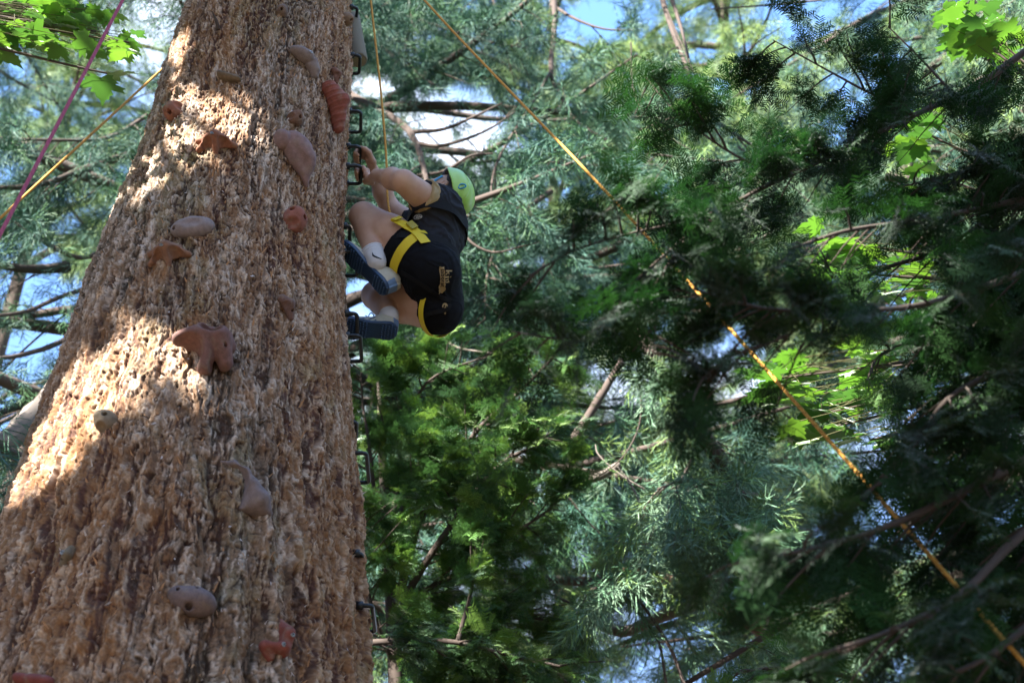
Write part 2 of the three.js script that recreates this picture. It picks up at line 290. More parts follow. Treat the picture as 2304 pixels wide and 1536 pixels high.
// ---------------------------------------------------------------- climbing holds (local axes: x right, y up the trunk, z out of it)
const hx = (x, y, z) => V(x, y, z);
const shapes = {
  knob: s => { const f = union([ellipsoid(hx(0, 0, 0.1), [0.42, 0.46, 0.42]), ellipsoid(hx(0.12, -0.2, 0.12), [0.26, 0.3, 0.3])], 0.15), h = capsule(hx(-0.1, -0.32, 0.5), hx(-0.06, -0.1, 0.2), 0.1, 0.09); return (x, y, z) => smax(f(x, y, z), -h(x, y, z), 0.08); },
  pocket: s => { const f = union([ellipsoid(hx(0, 0, 0.06), [0.46, 0.48, 0.36]), ellipsoid(hx(-0.1, 0.14, 0.16), [0.3, 0.28, 0.3])], 0.1), h = capsule(hx(0.2, -0.04, 0.8), hx(0.13, -0.02, 0.2), 0.115, 0.09), n = capsule(hx(-0.46, 0.2, 0.45), hx(-0.26, 0.14, 0.22), 0.11, 0.08), u = ellipsoid(hx(-0.3, -0.42, 0.3), [0.3, 0.24, 0.3]); return (x, y, z) => smax(smax(smax(f(x, y, z), -h(x, y, z), 0.03), -n(x, y, z), 0.04), -u(x, y, z), 0.06); },
  star: s => { const tips = [[-0.5, 0.10], [-0.44, -0.22], [0.02, -0.30], [0.5, -0.02], [0.24, 0.24], [-0.18, 0.26]].map(([x, y]) => capsule(hx(0, 0.02, 0.2), hx(x, y, 0.03), 0.15, 0.07)); const f = union([ellipsoid(hx(0, 0.02, 0.12), [0.36, 0.2, 0.18]), ...tips], 0.05); const s1 = ellipsoid(hx(0.27, -0.17, 0.24), [0.19, 0.18, 0.24]), s2 = ellipsoid(hx(-0.21, -0.19, 0.24), [0.16, 0.17, 0.24]), s3 = ellipsoid(hx(-0.36, 0.26, 0.2), [0.12, 0.1, 0.16]); return (x, y, z) => smax(smax(smax(f(x, y, z), -s1(x, y, z), 0.03), -s2(x, y, z), 0.03), -s3(x, y, z), 0.03); },
  beak: s => { const a = ellipsoid(hx(-0.36, 0.26, 0.1), [0.22, 0.14, 0.17], [V(0.5, -0.86, 0), V(0.86, 0.5, 0), V(0, 0, 1)]), b = union([ellipsoid(hx(0.02, 0.1, 0.12), [0.5, 0.25, 0.27], [V(0.66, -0.75, 0), V(0.75, 0.66, 0), V(0, 0, 1)]), capsule(hx(0.15, -0.1, 0.15), hx(0.38, -0.54, 0.02), 0.18, 0.035)], 0.10); const h = capsule(hx(0.26, 0.08, 0.9), hx(0.2, 0.08, 0.2), 0.055, 0.05), g = capsule(hx(-0.46, 0.12, 0.34), hx(0.1, -0.36, 0.28), 0.09, 0.13); return (x, y, z) => smax(smax(smin(a(x, y, z), b(x, y, z), 0.02), -h(x, y, z), 0.02), -g(x, y, z), 0.05); },
  twin: s => { const a = union([capsule(hx(-0.46, 0.26, 0.06), hx(-0.02, 0.1, 0.16), 0.11, 0.17), ellipsoid(hx(-0.14, 0.14, 0.12), [0.34, 0.17, 0.18], [V(0.9, -0.43, 0), V(0.43, 0.9, 0), V(0, 0, 1)])], 0.08), b = union([capsule(hx(0.2, 0.06, 0.12), hx(0.36, -0.36, 0.05), 0.15, 0.11), capsule(hx(0.1, -0.08, 0.08), hx(0.32, -0.2, 0.1), 0.1, 0.13)], 0.08); return (x, y, z) => smin(a(x, y, z), b(x, y, z), 0.02); },
  ledge: s => { const f = union([capsule(hx(-0.42, 0.06, 0.2), hx(0.42, -0.06, 0.14), 0.13, 0.10), ellipsoid(hx(0, 0.02, 0.04), [0.48, 0.15, 0.22])], 0.08); return f; },
  ridge: s => { const f = union([capsule(hx(-0.24, 0.42, 0.12), hx(-0.02, 0.1, 0.2), 0.13, 0.17), capsule(hx(-0.02, 0.1, 0.2), hx(0.24, -0.44, 0.08), 0.17, 0.1)], 0.08); return (x, y, z) => f(x, y, z) - 0.014 * Math.max(0, Math.sin((y * 0.9 - x * 0.45) * 46)) * sstep(x * 0.5 + y * 0.25, 0.12, -0.06); },
  disc: s => { const f = ellipsoid(hx(0, 0, 0.05), [0.5, 0.27, 0.2], [V(0.97, 0.22, 0), V(-0.22, 0.97, 0), V(0, 0, 1)]), e = ellipsoid(hx(0.05, -0.05, 0.42), [0.44, 0.2, 0.22], [V(0.97, 0.22, 0), V(-0.22, 0.97, 0), V(0, 0, 1)]), h = capsule(hx(-0.40, -0.14, 0.6), hx(-0.38, -0.12, 0.02), 0.04, 0.04); return (x, y, z) => smax(smax(f(x, y, z), -e(x, y, z), 0.05), -h(x, y, z), 0.03); },
  bean: s => { const f = union([capsule(hx(-0.2, 0.34, 0.1), hx(0.04, 0.08, 0.2), 0.15, 0.19), capsule(hx(0.04, 0.08, 0.2), hx(0.22, -0.38, 0.08), 0.19, 0.11)], 0.08), h = capsule(hx(0.16, -0.2, 0.5), hx(0.14, -0.18, 0.16), 0.05, 0.05), u = ellipsoid(hx(-0.16, -0.16, 0.26), [0.16, 0.26, 0.2]); return (x, y, z) => smax(smax(f(x, y, z), -h(x, y, z), 0.02), -u(x, y, z), 0.05); },
  jug: s => {
    const f = union([ellipsoid(hx(0.04, 0.08, 0.08), [0.44, 0.25, 0.22]), capsule(hx(-0.08, 0.08, 0.24), hx(-0.44, -0.02, 0.16), 0.17, 0.11), capsule(hx(0.0, 0.02, 0.24), hx(0.06, -0.40, 0.08), 0.17, 0.13), capsule(hx(0.2, 0.06, 0.24), hx(0.36, -0.26, 0.08), 0.19, 0.13), capsule(hx(-0.1, 0.26, 0.12), hx(0.3, 0.22, 0.12), 0.09, 0.1)], 0.05);
    const under = ellipsoid(hx(-0.26, -0.27, 0.24), [0.26, 0.26, 0.40]), p1 = ellipsoid(hx(0.04, 0.14, 0.46), [0.19, 0.12, 0.24]), p2 = capsule(hx(0.42, 0.22, 0.5), hx(0.52, -0.14, 0.3), 0.07, 0.05), slot = capsule(hx(0.31, -0.06, 0.7), hx(0.33, -0.14, 0.2), 0.03, 0.025), gap2 = ellipsoid(hx(0.22, -0.44, 0.2), [0.09, 0.14, 0.2]);
    return (x, y, z) => smax(smax(smax(smax(smax(f(x, y, z), -under(x, y, z), 0.03), -p1(x, y, z), 0.05), -p2(x, y, z), 0.03), -slot(x, y, z), 0.015), -gap2(x, y, z), 0.03);
  },
  horn: s => { const pts = [[-0.5, 0.42, 0.06, 0.012], [-0.32, 0.36, 0.16, 0.04], [-0.12, 0.2, 0.2, 0.07], [0.04, 0.0, 0.18, 0.11], [0.2, -0.2, 0.1, 0.19], [0.32, -0.3, 0.04, 0.16]], l = []; for (let i = 0; i < 5; i++) l.push(capsule(hx(...pts[i]), hx(...pts[i + 1]), pts[i][3], pts[i + 1][3])); l.push(capsule(hx(0.1, -0.14, 0.12), hx(-0.02, -0.38, 0.05), 0.13, 0.07), capsule(hx(0.1, -0.3, 0.06), hx(0.44, -0.34, 0.04), 0.1, 0.06)); const f = union(l, 0.09), c = ellipsoid(hx(-0.32, -0.02, 0.16), [0.28, 0.33, 0.4]); return (x, y, z) => smax(smax(f(x, y, z), -c(x, y, z), 0.02), -0.42 - y, 0.03); },
  dome: s => { const f = union([ellipsoid(hx(0.06, 0, 0.06), [0.46, 0.28, 0.32]), ellipsoid(hx(-0.3, 0.04, 0.04), [0.22, 0.19, 0.2])], 0.1), a = capsule(hx(-0.02, -0.3, 0.3), hx(-0.02, -0.16, 0.12), 0.09, 0.07), b = capsule(hx(-0.36, 0.06, 0.5), hx(-0.33, 0.06, 0.1), 0.04, 0.035), c = capsule(hx(0.02, 0.18, 0.6), hx(0.02, 0.14, 0.2), 0.04, 0.035); return (x, y, z) => smax(smax(smax(f(x, y, z), -a(x, y, z), 0.06), -b(x, y, z), 0.03), -c(x, y, z), 0.03); },
  hook: s => { const f = union([capsule(hx(0.1, 0.45, 0.05), hx(0.16, 0.1, 0.22), 0.09, 0.17), capsule(hx(0.16, 0.1, 0.22), hx(0.2, -0.25, 0.1), 0.17, 0.16), capsule(hx(0.1, -0.24, 0.2), hx(-0.36, -0.26, 0.16), 0.15, 0.1), capsule(hx(-0.3, -0.28, 0.12), hx(-0.1, -0.46, 0.06), 0.11, 0.1)], 0.08), c = ellipsoid(hx(-0.2, 0.08, 0.22), [0.24, 0.27, 0.26]); return (x, y, z) => smax(f(x, y, z), -c(x, y, z), 0.05); },
};
const holdInfo = [ // px, py, size across in photo pixels, shape, turn, colour, bolt places (local), label
  [634, 24, 34, 'knob', 0, [0.24, 0.15, 0.11], [], 'small brown rounded hold nearest the top edge of the photo'],
  [779, 42, 34, 'knob', 0.4, [0.30, 0.18, 0.11], [], 'small tan hold at the trunk\'s right edge below the topmost rung'],
  [688, 140, 80, 'twin', 0, [0.32, 0.235, 0.215], [[-0.06, 0.1, 0.36]], 'pale mauve two-lobed hold with a single bolt near the top'],
  [754, 170, 42, 'bean', -0.1, [0.30, 0.125, 0.075], [], 'small orange-brown hold right of the pale two-lobed hold'],
  [516, 176, 58, 'ledge', -0.12, [0.21, 0.145, 0.085], [], 'small olive-brown ledge hold alone on the upper trunk'],
  [744, 245, 112, 'ridge', 0, [0.36, 0.085, 0.05], [], 'long red hold with ribbed side near the right edge'],
  [391, 250, 56, 'pocket', 2.2, [0.34, 0.115, 0.06], [[0.0, 0.16, 0.56]], 'small orange-red bolted hold near the trunk\'s upper left edge'],
  [665, 266, 44, 'pocket', -0.7, [0.27, 0.125, 0.07], [[-0.3, 0.1, 0.46]], 'small brown bolted hold above the large pink beak-shaped hold'],
  [486, 324, 92, 'star', 0, [0.39, 0.135, 0.06], [[-0.04, -0.05, 0.37]], 'bright orange star-shaped hold, higher of the two'],
  [662, 356, 118, 'beak', 0, [0.36, 0.215, 0.205], [], 'large dusty pink beak-shaped hold'],
  [665, 494, 68, 'pocket', 0, [0.40, 0.125, 0.08], [], 'round red-orange hold with a dark finger hole'],
  [432, 511, 106, 'disc', 0, [0.36, 0.27, 0.255], [], 'flat pale mauve oval hold above the lower star'],
  [380, 575, 100, 'star', 0.05, [0.34, 0.15, 0.075], [[-0.04, -0.05, 0.37]], 'tan-orange star-shaped hold, lower of the two'],
  [644, 692, 66, 'bean', 0.1, [0.22, 0.11, 0.08], [], 'brown bean-shaped hold level with the climber\'s lower foot'],
  [462, 790, 148, 'jug', -0.05, [0.26, 0.115, 0.09], [], 'largest hold, thick reddish-brown jug with an undercut'],
  [240, 950, 62, 'pocket', 0.5, [0.30, 0.22, 0.135], [[0.14, -0.06, 0.56]], 'tan bolted hold in the sunlit left part of the trunk'],
  [548, 1108, 142, 'horn', 0, [0.28, 0.205, 0.20], [], 'greyish mauve curved horn hold on the lower trunk'],
  [156, 1258, 56, 'bean', -0.9, [0.24, 0.175, 0.10], [[0.0, 0.02, 0.38]], 'olive-brown bolted hold low on the left of the trunk'],
  [430, 1354, 118, 'dome', -0.15, [0.235, 0.165, 0.165], [], 'purplish grey domed hold with round pockets low on the trunk'],
  [610, 1444, 104, 'hook', 0, [0.30, 0.065, 0.04], [[0.19, 0.02, 0.40], [0.02, -0.24, 0.36]], 'dark red hook-shaped hold with two bolts low on the trunk'],
  [90, 1540, 96, 'ledge', 0, [0.27, 0.055, 0.04], [], 'dark red hold cut by the bottom edge of the photo'],
];
const hexBolt = new THREE.CylinderGeometry(0.5, 0.5, 0.35, 6), washer = new THREE.CylinderGeometry(0.85, 0.9, 0.16, 18), socket = new THREE.CylinderGeometry(0.28, 0.28, 0.06, 6), darkSteel = mat(0.05, 0.05, 0.05, 0.5, { metalness: 0.6 });
for (const [px, py, size, shape, turn, c0, bolts, label] of holdInfo) {
  const g0 = (c0[0] + c0[1] + c0[2]) / 3, c = c0.map(v => lerp(v, g0, 0.12) * 0.62);
  const [th, h] = trunkHit(px, py), p = trunkPoint(th, h, (() => { let d = 0; for (let i = -2; i <= 2; i++) for (let j = -2; j <= 2; j++) d += barkAt((th + i * 0.03) * 0.6, h + j * 0.018).d / 25; return d - sunk(h) - 0.004; })()), depth = pixelOf(p)[2], s = 0.92 * size * depth / F;
  const out = V(Math.sin(th), 0.06, Math.cos(th)).normalize(), up = V(0, 1, 0).addScaledVector(out, -out.y).normalize(), right = V().crossVectors(up, out);
  const o = thing('climbing_hold', label, 'climbing hold', 'moulded climbing holds on the trunk'); o.position.copy(p);
  o.quaternion.setFromRotationMatrix(new THREE.Matrix4().makeBasis(right, up, out)); o.rotateZ(turn);
  const f = shapes[shape](), seed = px * 0.37, fn = (x, y, z) => { x /= s; y /= s; z /= s * 1.4; return (f(x, y, z) + 0.010 * noise(x * 6 + seed, y * 6, z * 6)) * s; };
  const tint = (x, y, z) => { const k = 1 + 0.3 * noise(x * 300 + seed, y * 300, z * 300) + 0.25 * noise(x * 60 + seed, y * 60, z * 60), dust = sstep(noise(x * 26, y * 26 + seed, z * 26) + 0.5 * noise(x * 90, y * 90, z * 90), 0.05, 0.6) * 0.35; return [lerp(c[0] * k, 0.24, dust * 0.9), lerp(c[1] * k, 0.18, dust * 0.9), lerp(c[2] * k, 0.13, dust * 0.9)]; };
  const g = meshSDF(fn, V(-0.62 * s, -0.62 * s, -0.1 * s), V(0.62 * s, 0.62 * s, 0.8 * s), Math.max(0.0026, s / 46), tint);
  part('grip', g, new THREE.MeshStandardMaterial({ vertexColors: true, roughness: 0.88 }), o);
  for (const [x, y, z] of bolts) {
    let zz = 0.8 * s; while (zz > 0 && fn(x * s, y * s, zz) > 0) zz -= 0.001; // sits on the surface
    const b = new THREE.Group(); b.name = 'bolt'; b.position.set(x * s, y * s, zz + 0.001); b.rotation.x = Math.PI / 2; o.add(b);
    for (const [nm, ge, sc, off, m] of [['washer', washer, 0.0088, -0.0005, boltSteel], ['bolt_head', hexBolt, 0.0095, 0.0012, boltSteel], ['socket', socket, 0.009, 0.003, darkSteel]]) { const q = part(nm, ge, m, b); q.scale.setScalar(sc); q.position.y = off; }
  }
}

// ---------------------------------------------------------------- ropes
function ropeTex(base, fleck) { // braided sheath with dark tracer yarns
  const W = 64, Hh = 128, d = new Uint8Array(W * Hh * 4);
  for (let j = 0; j < Hh; j++) for (let i = 0; i < W; i++) {
    const a = (i / W * 8 + j / Hh * 8) % 1, b = (i / W * 8 - j / Hh * 8 + 64) % 1, k = ((Math.floor(i / W * 8 + j / Hh * 8) + Math.floor(i / W * 8 - j / Hh * 8 + 64)) & 1), v = 0.86 + 0.14 * (k ? a : b), tr = (Math.floor(i / W * 8 + j / Hh * 8) % 4 === 1) && (j % 16 < 6), o = (j * W + i) * 4;
    for (let q = 0; q < 3; q++) d[o + q] = (tr ? fleck[q] : base[q]) * v; d[o + 3] = 255;
  }
  const t = new THREE.DataTexture(d, W, Hh); t.colorSpace = THREE.SRGBColorSpace; t.wrapS = t.wrapT = THREE.RepeatWrapping; t.magFilter = THREE.LinearFilter; t.repeat.set(1 / 0.0377, 1 / 0.06); t.needsUpdate = true; return t;
}
const orangeRope = new THREE.MeshStandardMaterial({ map: ropeTex([212, 154, 66], [100, 66, 30]), roughness: 0.85 });
const pinkRope = new THREE.MeshStandardMaterial({ map: ropeTex([168, 78, 104], [100, 40, 64]), roughness: 0.85 });
function rope(name, label, pts, r, m, n = 120) { const o = thing(name, label, 'rope'); const q = curve(pts, n); part('cord', tube(q, r, 8), m, o); return o; }
const anchor = P(820, -150, 4.06);
const tieIn = P(890, 512, 4.14);
rope('climbing_rope', 'orange rope hanging from above to the climber\'s waist', [anchor, P(834, 0, 4.1), P(856, 200, 4.11), P(868, 340, 4.12), P(875, 470, 4.14), tieIn], 0.0053, orangeRope);
{ const a = P(2304, 1490, 2.5), b = P(1400, 470, 3.2), d = a.clone().sub(b).normalize();
  rope('belay_rope', 'long orange rope slanting down to the right through the branches', [anchor.clone().add(V(0.02, 0, 0.02)), P(955, 0, 3.72), b, P(1800, 916, 2.86), a, a.clone().addScaledVector(d, 0.55), V(a.x + 1.0, 1.05, a.z + 1.0), V(a.x + 1.2, 0.35, a.z + 1.2), V(a.x + 1.1, 0.03, a.z + 1.3)], 0.0053, orangeRope, 200); }
{ const a = P(275, 0, 3.0), b = P(0, 525, 2.75), d = b.clone().sub(a).normalize(), u = d.clone().negate();
  rope('pink_rope', 'pink rope slanting across the upper left corner', [a.clone().addScaledVector(u, 4.5), a, b, b.clone().addScaledVector(d, 1.0), V(b.x - 1.0, 0.9, b.z + 0.6), V(b.x - 1.1, 0.03, b.z + 0.7)], 0.0062, pinkRope); }
{ const a = P(352, 166, 4.5), b = P(0, 490, 3.9), d = b.clone().sub(a).normalize();
  rope('tan_rope', 'tan-orange rope running behind the trunk at the left', [a.clone().addScaledVector(d, -1.1), a, b, b.clone().addScaledVector(d, 1.6), V(b.x - 1.8, 0.9, b.z + 0.7), V(b.x - 1.9, 0.03, b.z + 0.8)], 0.0062, orangeRope); }

// ---------------------------------------------------------------- foliage
function sprayFeather(seed, cords, spread, w) { // a drooping brush of scaly cords, growing along +y, one unit long
  const R = rng(seed), pos = [], idx = [], nor = [];
  const strip = (a, b, wd, curl) => { // a narrow blade in two bent pieces
    const d = b.clone().sub(a), l = d.length(); d.normalize(); const side = V(R() - 0.5, R() - 0.5, R() - 0.5).cross(d).normalize(), n = V().crossVectors(side, d).normalize(), m = a.clone().lerp(b, 0.5).addScaledVector(n, curl * l), o = pos.length / 3;
    for (const [p, k] of [[a, 0.7], [m, 1], [b, 0.25]]) for (const s of [-1, 1]) { pos.push(p.x + side.x * wd * k * s, p.y + side.y * wd * k * s, p.z + side.z * wd * k * s); nor.push(n.x, n.y, n.z); }
    idx.push(o, o + 1, o + 2, o + 2, o + 1, o + 3, o + 2, o + 3, o + 4, o + 4, o + 3, o + 5);
  };
  strip(V(0, -0.05, 0), V(0, 0.8, 0), w * 1.2, 0.03);
  for (let i = 0; i < cords; i++) {
    const t = 0.02 + 0.78 * i / cords, a = i * 2.4 + R(), l = (0.30 + 0.25 * R()) * (1.05 - 0.5 * t), tilt = spread * (0.6 + 0.6 * R());
    const d = V(Math.cos(a) * Math.sin(tilt), Math.cos(tilt), Math.sin(a) * Math.sin(tilt)), p = V(0, t, 0), e = p.clone().addScaledVector(d, l);
    strip(p, e, w, 0.06 * (R() - 0.5));
    for (let k = 0; k < 3; k++) { const q = p.clone().lerp(e, 0.25 + 0.22 * k + 0.1 * R()), d2 = d.clone().add(V(R() - 0.5, R() * 0.3 - 0.1, R() - 0.5).multiplyScalar(1.1)).normalize(); strip(q, q.clone().addScaledVector(d2, l * (0.3 + 0.3 * R())), w * 0.8, 0.08 * (R() - 0.5)); }
  }
  return geoFrom(pos, idx, nor);
}
const feathers = [sprayFeather(11, 16, 0.75, 0.0075), sprayFeather(12, 18, 0.6, 0.007)];
function sprayYew(seed, twigs) { // a short forked twig with two ranks of broad needles
  const R = rng(seed), pos = [], idx = [], nor = [];
  const blade = (p, d, up, l, wd) => { const s = V().crossVectors(d, up).normalize(), n = V().crossVectors(s, d).normalize(), o = pos.length / 3, m = p.clone().addScaledVector(d, l * 0.5), e = p.clone().addScaledVector(d, l).addScaledVector(up, -0.15 * l); for (const [q, k] of [[p, 0.6], [m, 1]]) for (const g of [-1, 1]) { pos.push(q.x + s.x * wd * k * g, q.y + s.y * wd * k * g, q.z + s.z * wd * k * g); nor.push(n.x, n.y, n.z); } pos.push(e.x, e.y, e.z); nor.push(n.x, n.y, n.z); idx.push(o, o + 1, o + 2, o + 2, o + 1, o + 3, o + 2, o + 3, o + 4); };
  const twig = (p, d, up, l) => { const side = V().crossVectors(d, up).normalize(), n = Math.max(3, Math.round(l / 0.062)); blade(p, d, up, l, 0.008); for (let i = 1; i <= n; i++) for (const g of [-1, 1]) blade(p.clone().addScaledVector(d, l * (i - 0.3 * R()) / (n + 0.3)), d.clone().multiplyScalar(0.45 + 0.3 * R()).addScaledVector(side, g).addScaledVector(up, 0.9 * (R() - 0.45)).normalize(), up, 0.17 * (0.75 + 0.5 * R()), 0.015); };
  twig(V(0, 0, 0), V(0, 1, 0), V(0, 0, 1), 1);
  for (let i = 0; i < twigs; i++) { const t = 0.12 + 0.6 * i / twigs, g = i % 2 ? 1 : -1; twig(V(0, t, 0), V(g * 0.75, 0.65, 0.5 * (R() - 0.5)).normalize(), V(0.6 * (R() - 0.5), 0, 1).normalize(), 0.5 - 0.25 * t); }
  return geoFrom(pos, idx, nor);
}
const flats = [sprayYew(21, 4), sprayYew(22, 5)];
const bluishLeaf = new THREE.MeshPhysicalMaterial({ color: 0xffffff, roughness: 0.6, side: THREE.DoubleSide, specularIntensity: 0.6 });
const yewLeaf = new THREE.MeshPhysicalMaterial({ color: 0xffffff, roughness: 0.95, transmission: 0.4, thickness: 0, side: THREE.DoubleSide, specularIntensity: 0.35 });
const glossLeaf = new THREE.MeshPhysicalMaterial({ color: 0xffffff, roughness: 0.42, side: THREE.DoubleSide });
const limbBark = mat(0.075, 0.055, 0.046, 0.95), paleBark = mat(0.15, 0.125, 0.105, 0.95), darkBark = mat(0.055, 0.04, 0.032, 0.95), redBark = mat(0.17, 0.095, 0.065, 0.95);

class Crown { // collects the sprays of one tree
  constructor(kind) { this.m = []; this.c = []; this.kind = kind; }
  put(p, dir, size, roll, colour, flatUp = null) {
    const y = dir.clone().normalize(); let z = flatUp ? flatUp.clone() : V(Math.cos(roll), 0.3, Math.sin(roll)); let x = V().crossVectors(y, z); if (x.lengthSq() < 1e-6) x = V(1, 0, 0); x.normalize(); z = V().crossVectors(x, y);
    this.m.push(new THREE.Matrix4().makeBasis(x.multiplyScalar(size), y.multiplyScalar(size), z.multiplyScalar(size)).setPosition(p)); this.c.push(colour);
  }
  build(parent, geos, material, name = 'crown') {
    const n = geos.length;
    for (let k = 0; k < n; k++) {
      const ids = this.m.map((_, i) => i).filter(i => i % n === k); if (!ids.length) continue;
      const im = new THREE.InstancedMesh(geos[k], Array.isArray(material) ? material[k] : material, ids.length); ids.forEach((i, j) => { im.setMatrixAt(j, this.m[i]); im.setColorAt(j, this.c[i]); });
      im.name = name; im.userData = { kind: 'stuff' }; im.castShadow = im.receiveShadow = true; parent.add(im);
    }
    return this.m.length;
  }
}
// where the photograph looks through to open sky: [px, py, half width, half height, how open]
const gaps = [[1010, 238, 95, 52, 0.95], [1080, 295, 56, 52, 0.9], [975, 305, 56, 36, 0.97], [1035, 345, 56, 30, 0.97], [945, 262, 44, 30, 0.85], [838, 205, 46, 36, 0.92], [900, 330, 40, 40, 0.55], [880, 130, 50, 30, 0.4], [1160, 200, 50, 30, 0.45], [1345, 30, 66, 34, 1], [1320, 75, 60, 26, 0.7], [1735, 25, 45, 28, 0.9], [1860, 40, 26, 22, 0.6], [960, 85, 50, 22, 0.5],
  [60, 660, 120, 44, 0.88], [40, 860, 90, 130, 0.72], [110, 745, 80, 50, 0.65], [60, 960, 70, 36, 0.85], [15, 1150, 24, 60, 0.5], [812, 690, 52, 70, 1], [800, 400, 30, 34, 0.6], [800, 790, 26, 44, 0.8], [830, 940, 26, 40, 0.5],
  [1400, 975, 44, 24, 0.6], [1560, 1290, 60, 50, 0.35], [1650, 1305, 60, 22, 0.6], [1450, 1385, 50, 34, 0.7], [1440, 1460, 44, 30, 0.5], [1560, 1440, 40, 30, 0.3], [1400, 1090, 40, 20, 0.5], [1760, 1440, 40, 20, 0.4], [110, 80, 50, 30, 0.3], [330, 60, 40, 60, 0.45], [1440, 1200, 60, 26, 0.35], [2260, 1290, 22, 30, 0.4], [1130, 330, 30, 20, 0.5]];
function openSky(p) { const [x, y, d] = pixelOf(p); if (d < 0.3) return 0; let o = 0; const n = 0.9 * noise(x * 0.016, y * 0.016, 3) + 0.7 * noise(x * 0.05, y * 0.05, 9); for (const [gx, gy, w, h, k] of gaps) { const a = (x - gx) / w, b = (y - gy) / h, r = a * a + b * b + n; if (r < 1.9) o = Math.max(o, k * sstep(r, 1.9, 0.5)); } return o; }
function inView(p, m = 180) { const [x, y, d] = pixelOf(p); return d > 0.4 && x > -m && x < 2304 + m && y > -m && y < 1536 + m; }

// one limb: bark tube with side twigs, sprays hung along the twigs
function limb(parent, crown, pts, r0, r1, opt, R, name = 'limb') {
  const n = opt.segs || 12, q = curve(pts, n), geos = [tube(q, q.map((_, i) => lerp(r0, r1, Math.pow(i / n, 0.8))), opt.sides || 7, 0.22, true)];
  let len = 0; for (let i = 1; i < q.length; i++) len += q[i].distanceTo(q[i - 1]);
  const step = opt.step || 0.2;
  if (opt.sprays !== 0) for (let s = (opt.from || 0.12) * len; s < len; s += step * (0.6 + 0.8 * R())) {
    const f = s / len * n, i = Math.min(n - 1, Math.floor(f)), p = q[i].clone().lerp(q[i + 1], f - i), T = q[i + 1].clone().sub(q[i]).normalize();
    const side = V().crossVectors(T, V(0, 1, 0)).normalize().multiplyScalar(R() < 0.5 ? 1 : -1), L = (opt.twig || 0.8) * (0.45 + 0.75 * R()) * (1.1 - 0.5 * s / len);
    const d = T.clone().multiplyScalar(0.45 + 0.3 * R()).addScaledVector(side, 0.55 + 0.6 * R()).add(V(0, (opt.rise ?? -0.1) + 0.7 * (R() - 0.5), 0)).normalize();
    const m = 5, tp = [p.clone()]; let dd = d.clone(), c = p.clone();
    for (let k = 1; k <= m; k++) { dd.y -= (opt.droop ?? 0.22) * (k < m ? 1 : -0.6); dd.x += 0.25 * (R() - 0.5); dd.z += 0.25 * (R() - 0.5); dd.normalize(); c = c.clone().addScaledVector(dd, L / m); tp.push(c); }
    if (inView(p, 260) && openSky(tp[m]) < 0.5 && openSky(tp[3]) < 0.5) geos.push(tube(tp, tp.map((_, k) => lerp(0.008, 0.0025, k / m) * (opt.thick || 1)), 4, 0, false));
    const cnt = Math.round(L / (opt.gap || 0.065));
    for (let k = 0; k < cnt; k++) {
      const ff = (0.12 + 0.88 * (k + R()) / cnt) * m, ii = Math.min(m - 1, Math.floor(ff)), sp = tp[ii].clone().lerp(tp[ii + 1], ff - ii), st = tp[ii + 1].clone().sub(tp[ii]).normalize();
      if (opt.view !== false && !inView(sp)) continue;
      const sd = st.clone().multiplyScalar(0.8).add(V((R() - 0.5) * 1.5, (R() - 0.5) * 1.1 - (opt.hang ?? 0.25), (R() - 0.5) * 1.5)).normalize(), size = (opt.size || 0.28) * (0.65 + 0.7 * R());
      const tip = sp.clone().addScaledVector(sd, size * 0.6);
      if (opt.keep && !opt.keep(tip)) continue;
      if (opt.view !== false && R() < openSky(tip)) continue;
      crown.put(sp, sd, size, R() * 6.3, opt.colour(R, sp), opt.flat ? V(1.5 * (R() - 0.5), 1, 1.5 * (R() - 0.5)) : null);
    }
  }
  const m = part(name, mergeGeometries(geos), opt.bark || limbBark, parent); return m;
}
const tone = (list, jitter = 0.18) => (R, p) => { const a = list[Math.floor(R() * list.length)], k = 1 + jitter * (R() * 2 - 1) + 0.15 * noise(p.x * 0.8, p.y * 0.8, p.z * 0.8); return new THREE.Color().setRGB(a[0] * k, a[1] * k, a[2] * k); };
const bluish = tone([[0.045, 0.115, 0.085], [0.038, 0.105, 0.062], [0.058, 0.13, 0.10], [0.05, 0.125, 0.045]]);
const silvery = tone([[0.11, 0.20, 0.12], [0.085, 0.18, 0.095], [0.14, 0.22, 0.14], [0.14, 0.225, 0.06]]);
const sunny = tone([[0.16, 0.25, 0.11], [0.13, 0.23, 0.08], [0.20, 0.27, 0.14], [0.19, 0.27, 0.06]]);  // sunlit look of the distant trees put into the leaf colour
const yewGreen = tone([[0.05, 0.125, 0.03], [0.065, 0.15, 0.03], [0.04, 0.095, 0.035], [0.11, 0.20, 0.03]]);
const yewShaded = tone([[0.012, 0.048, 0.010], [0.017, 0.062, 0.010], [0.012, 0.034, 0.014]]);  // darker copy of the yew greens, shade on the near branches put into colour

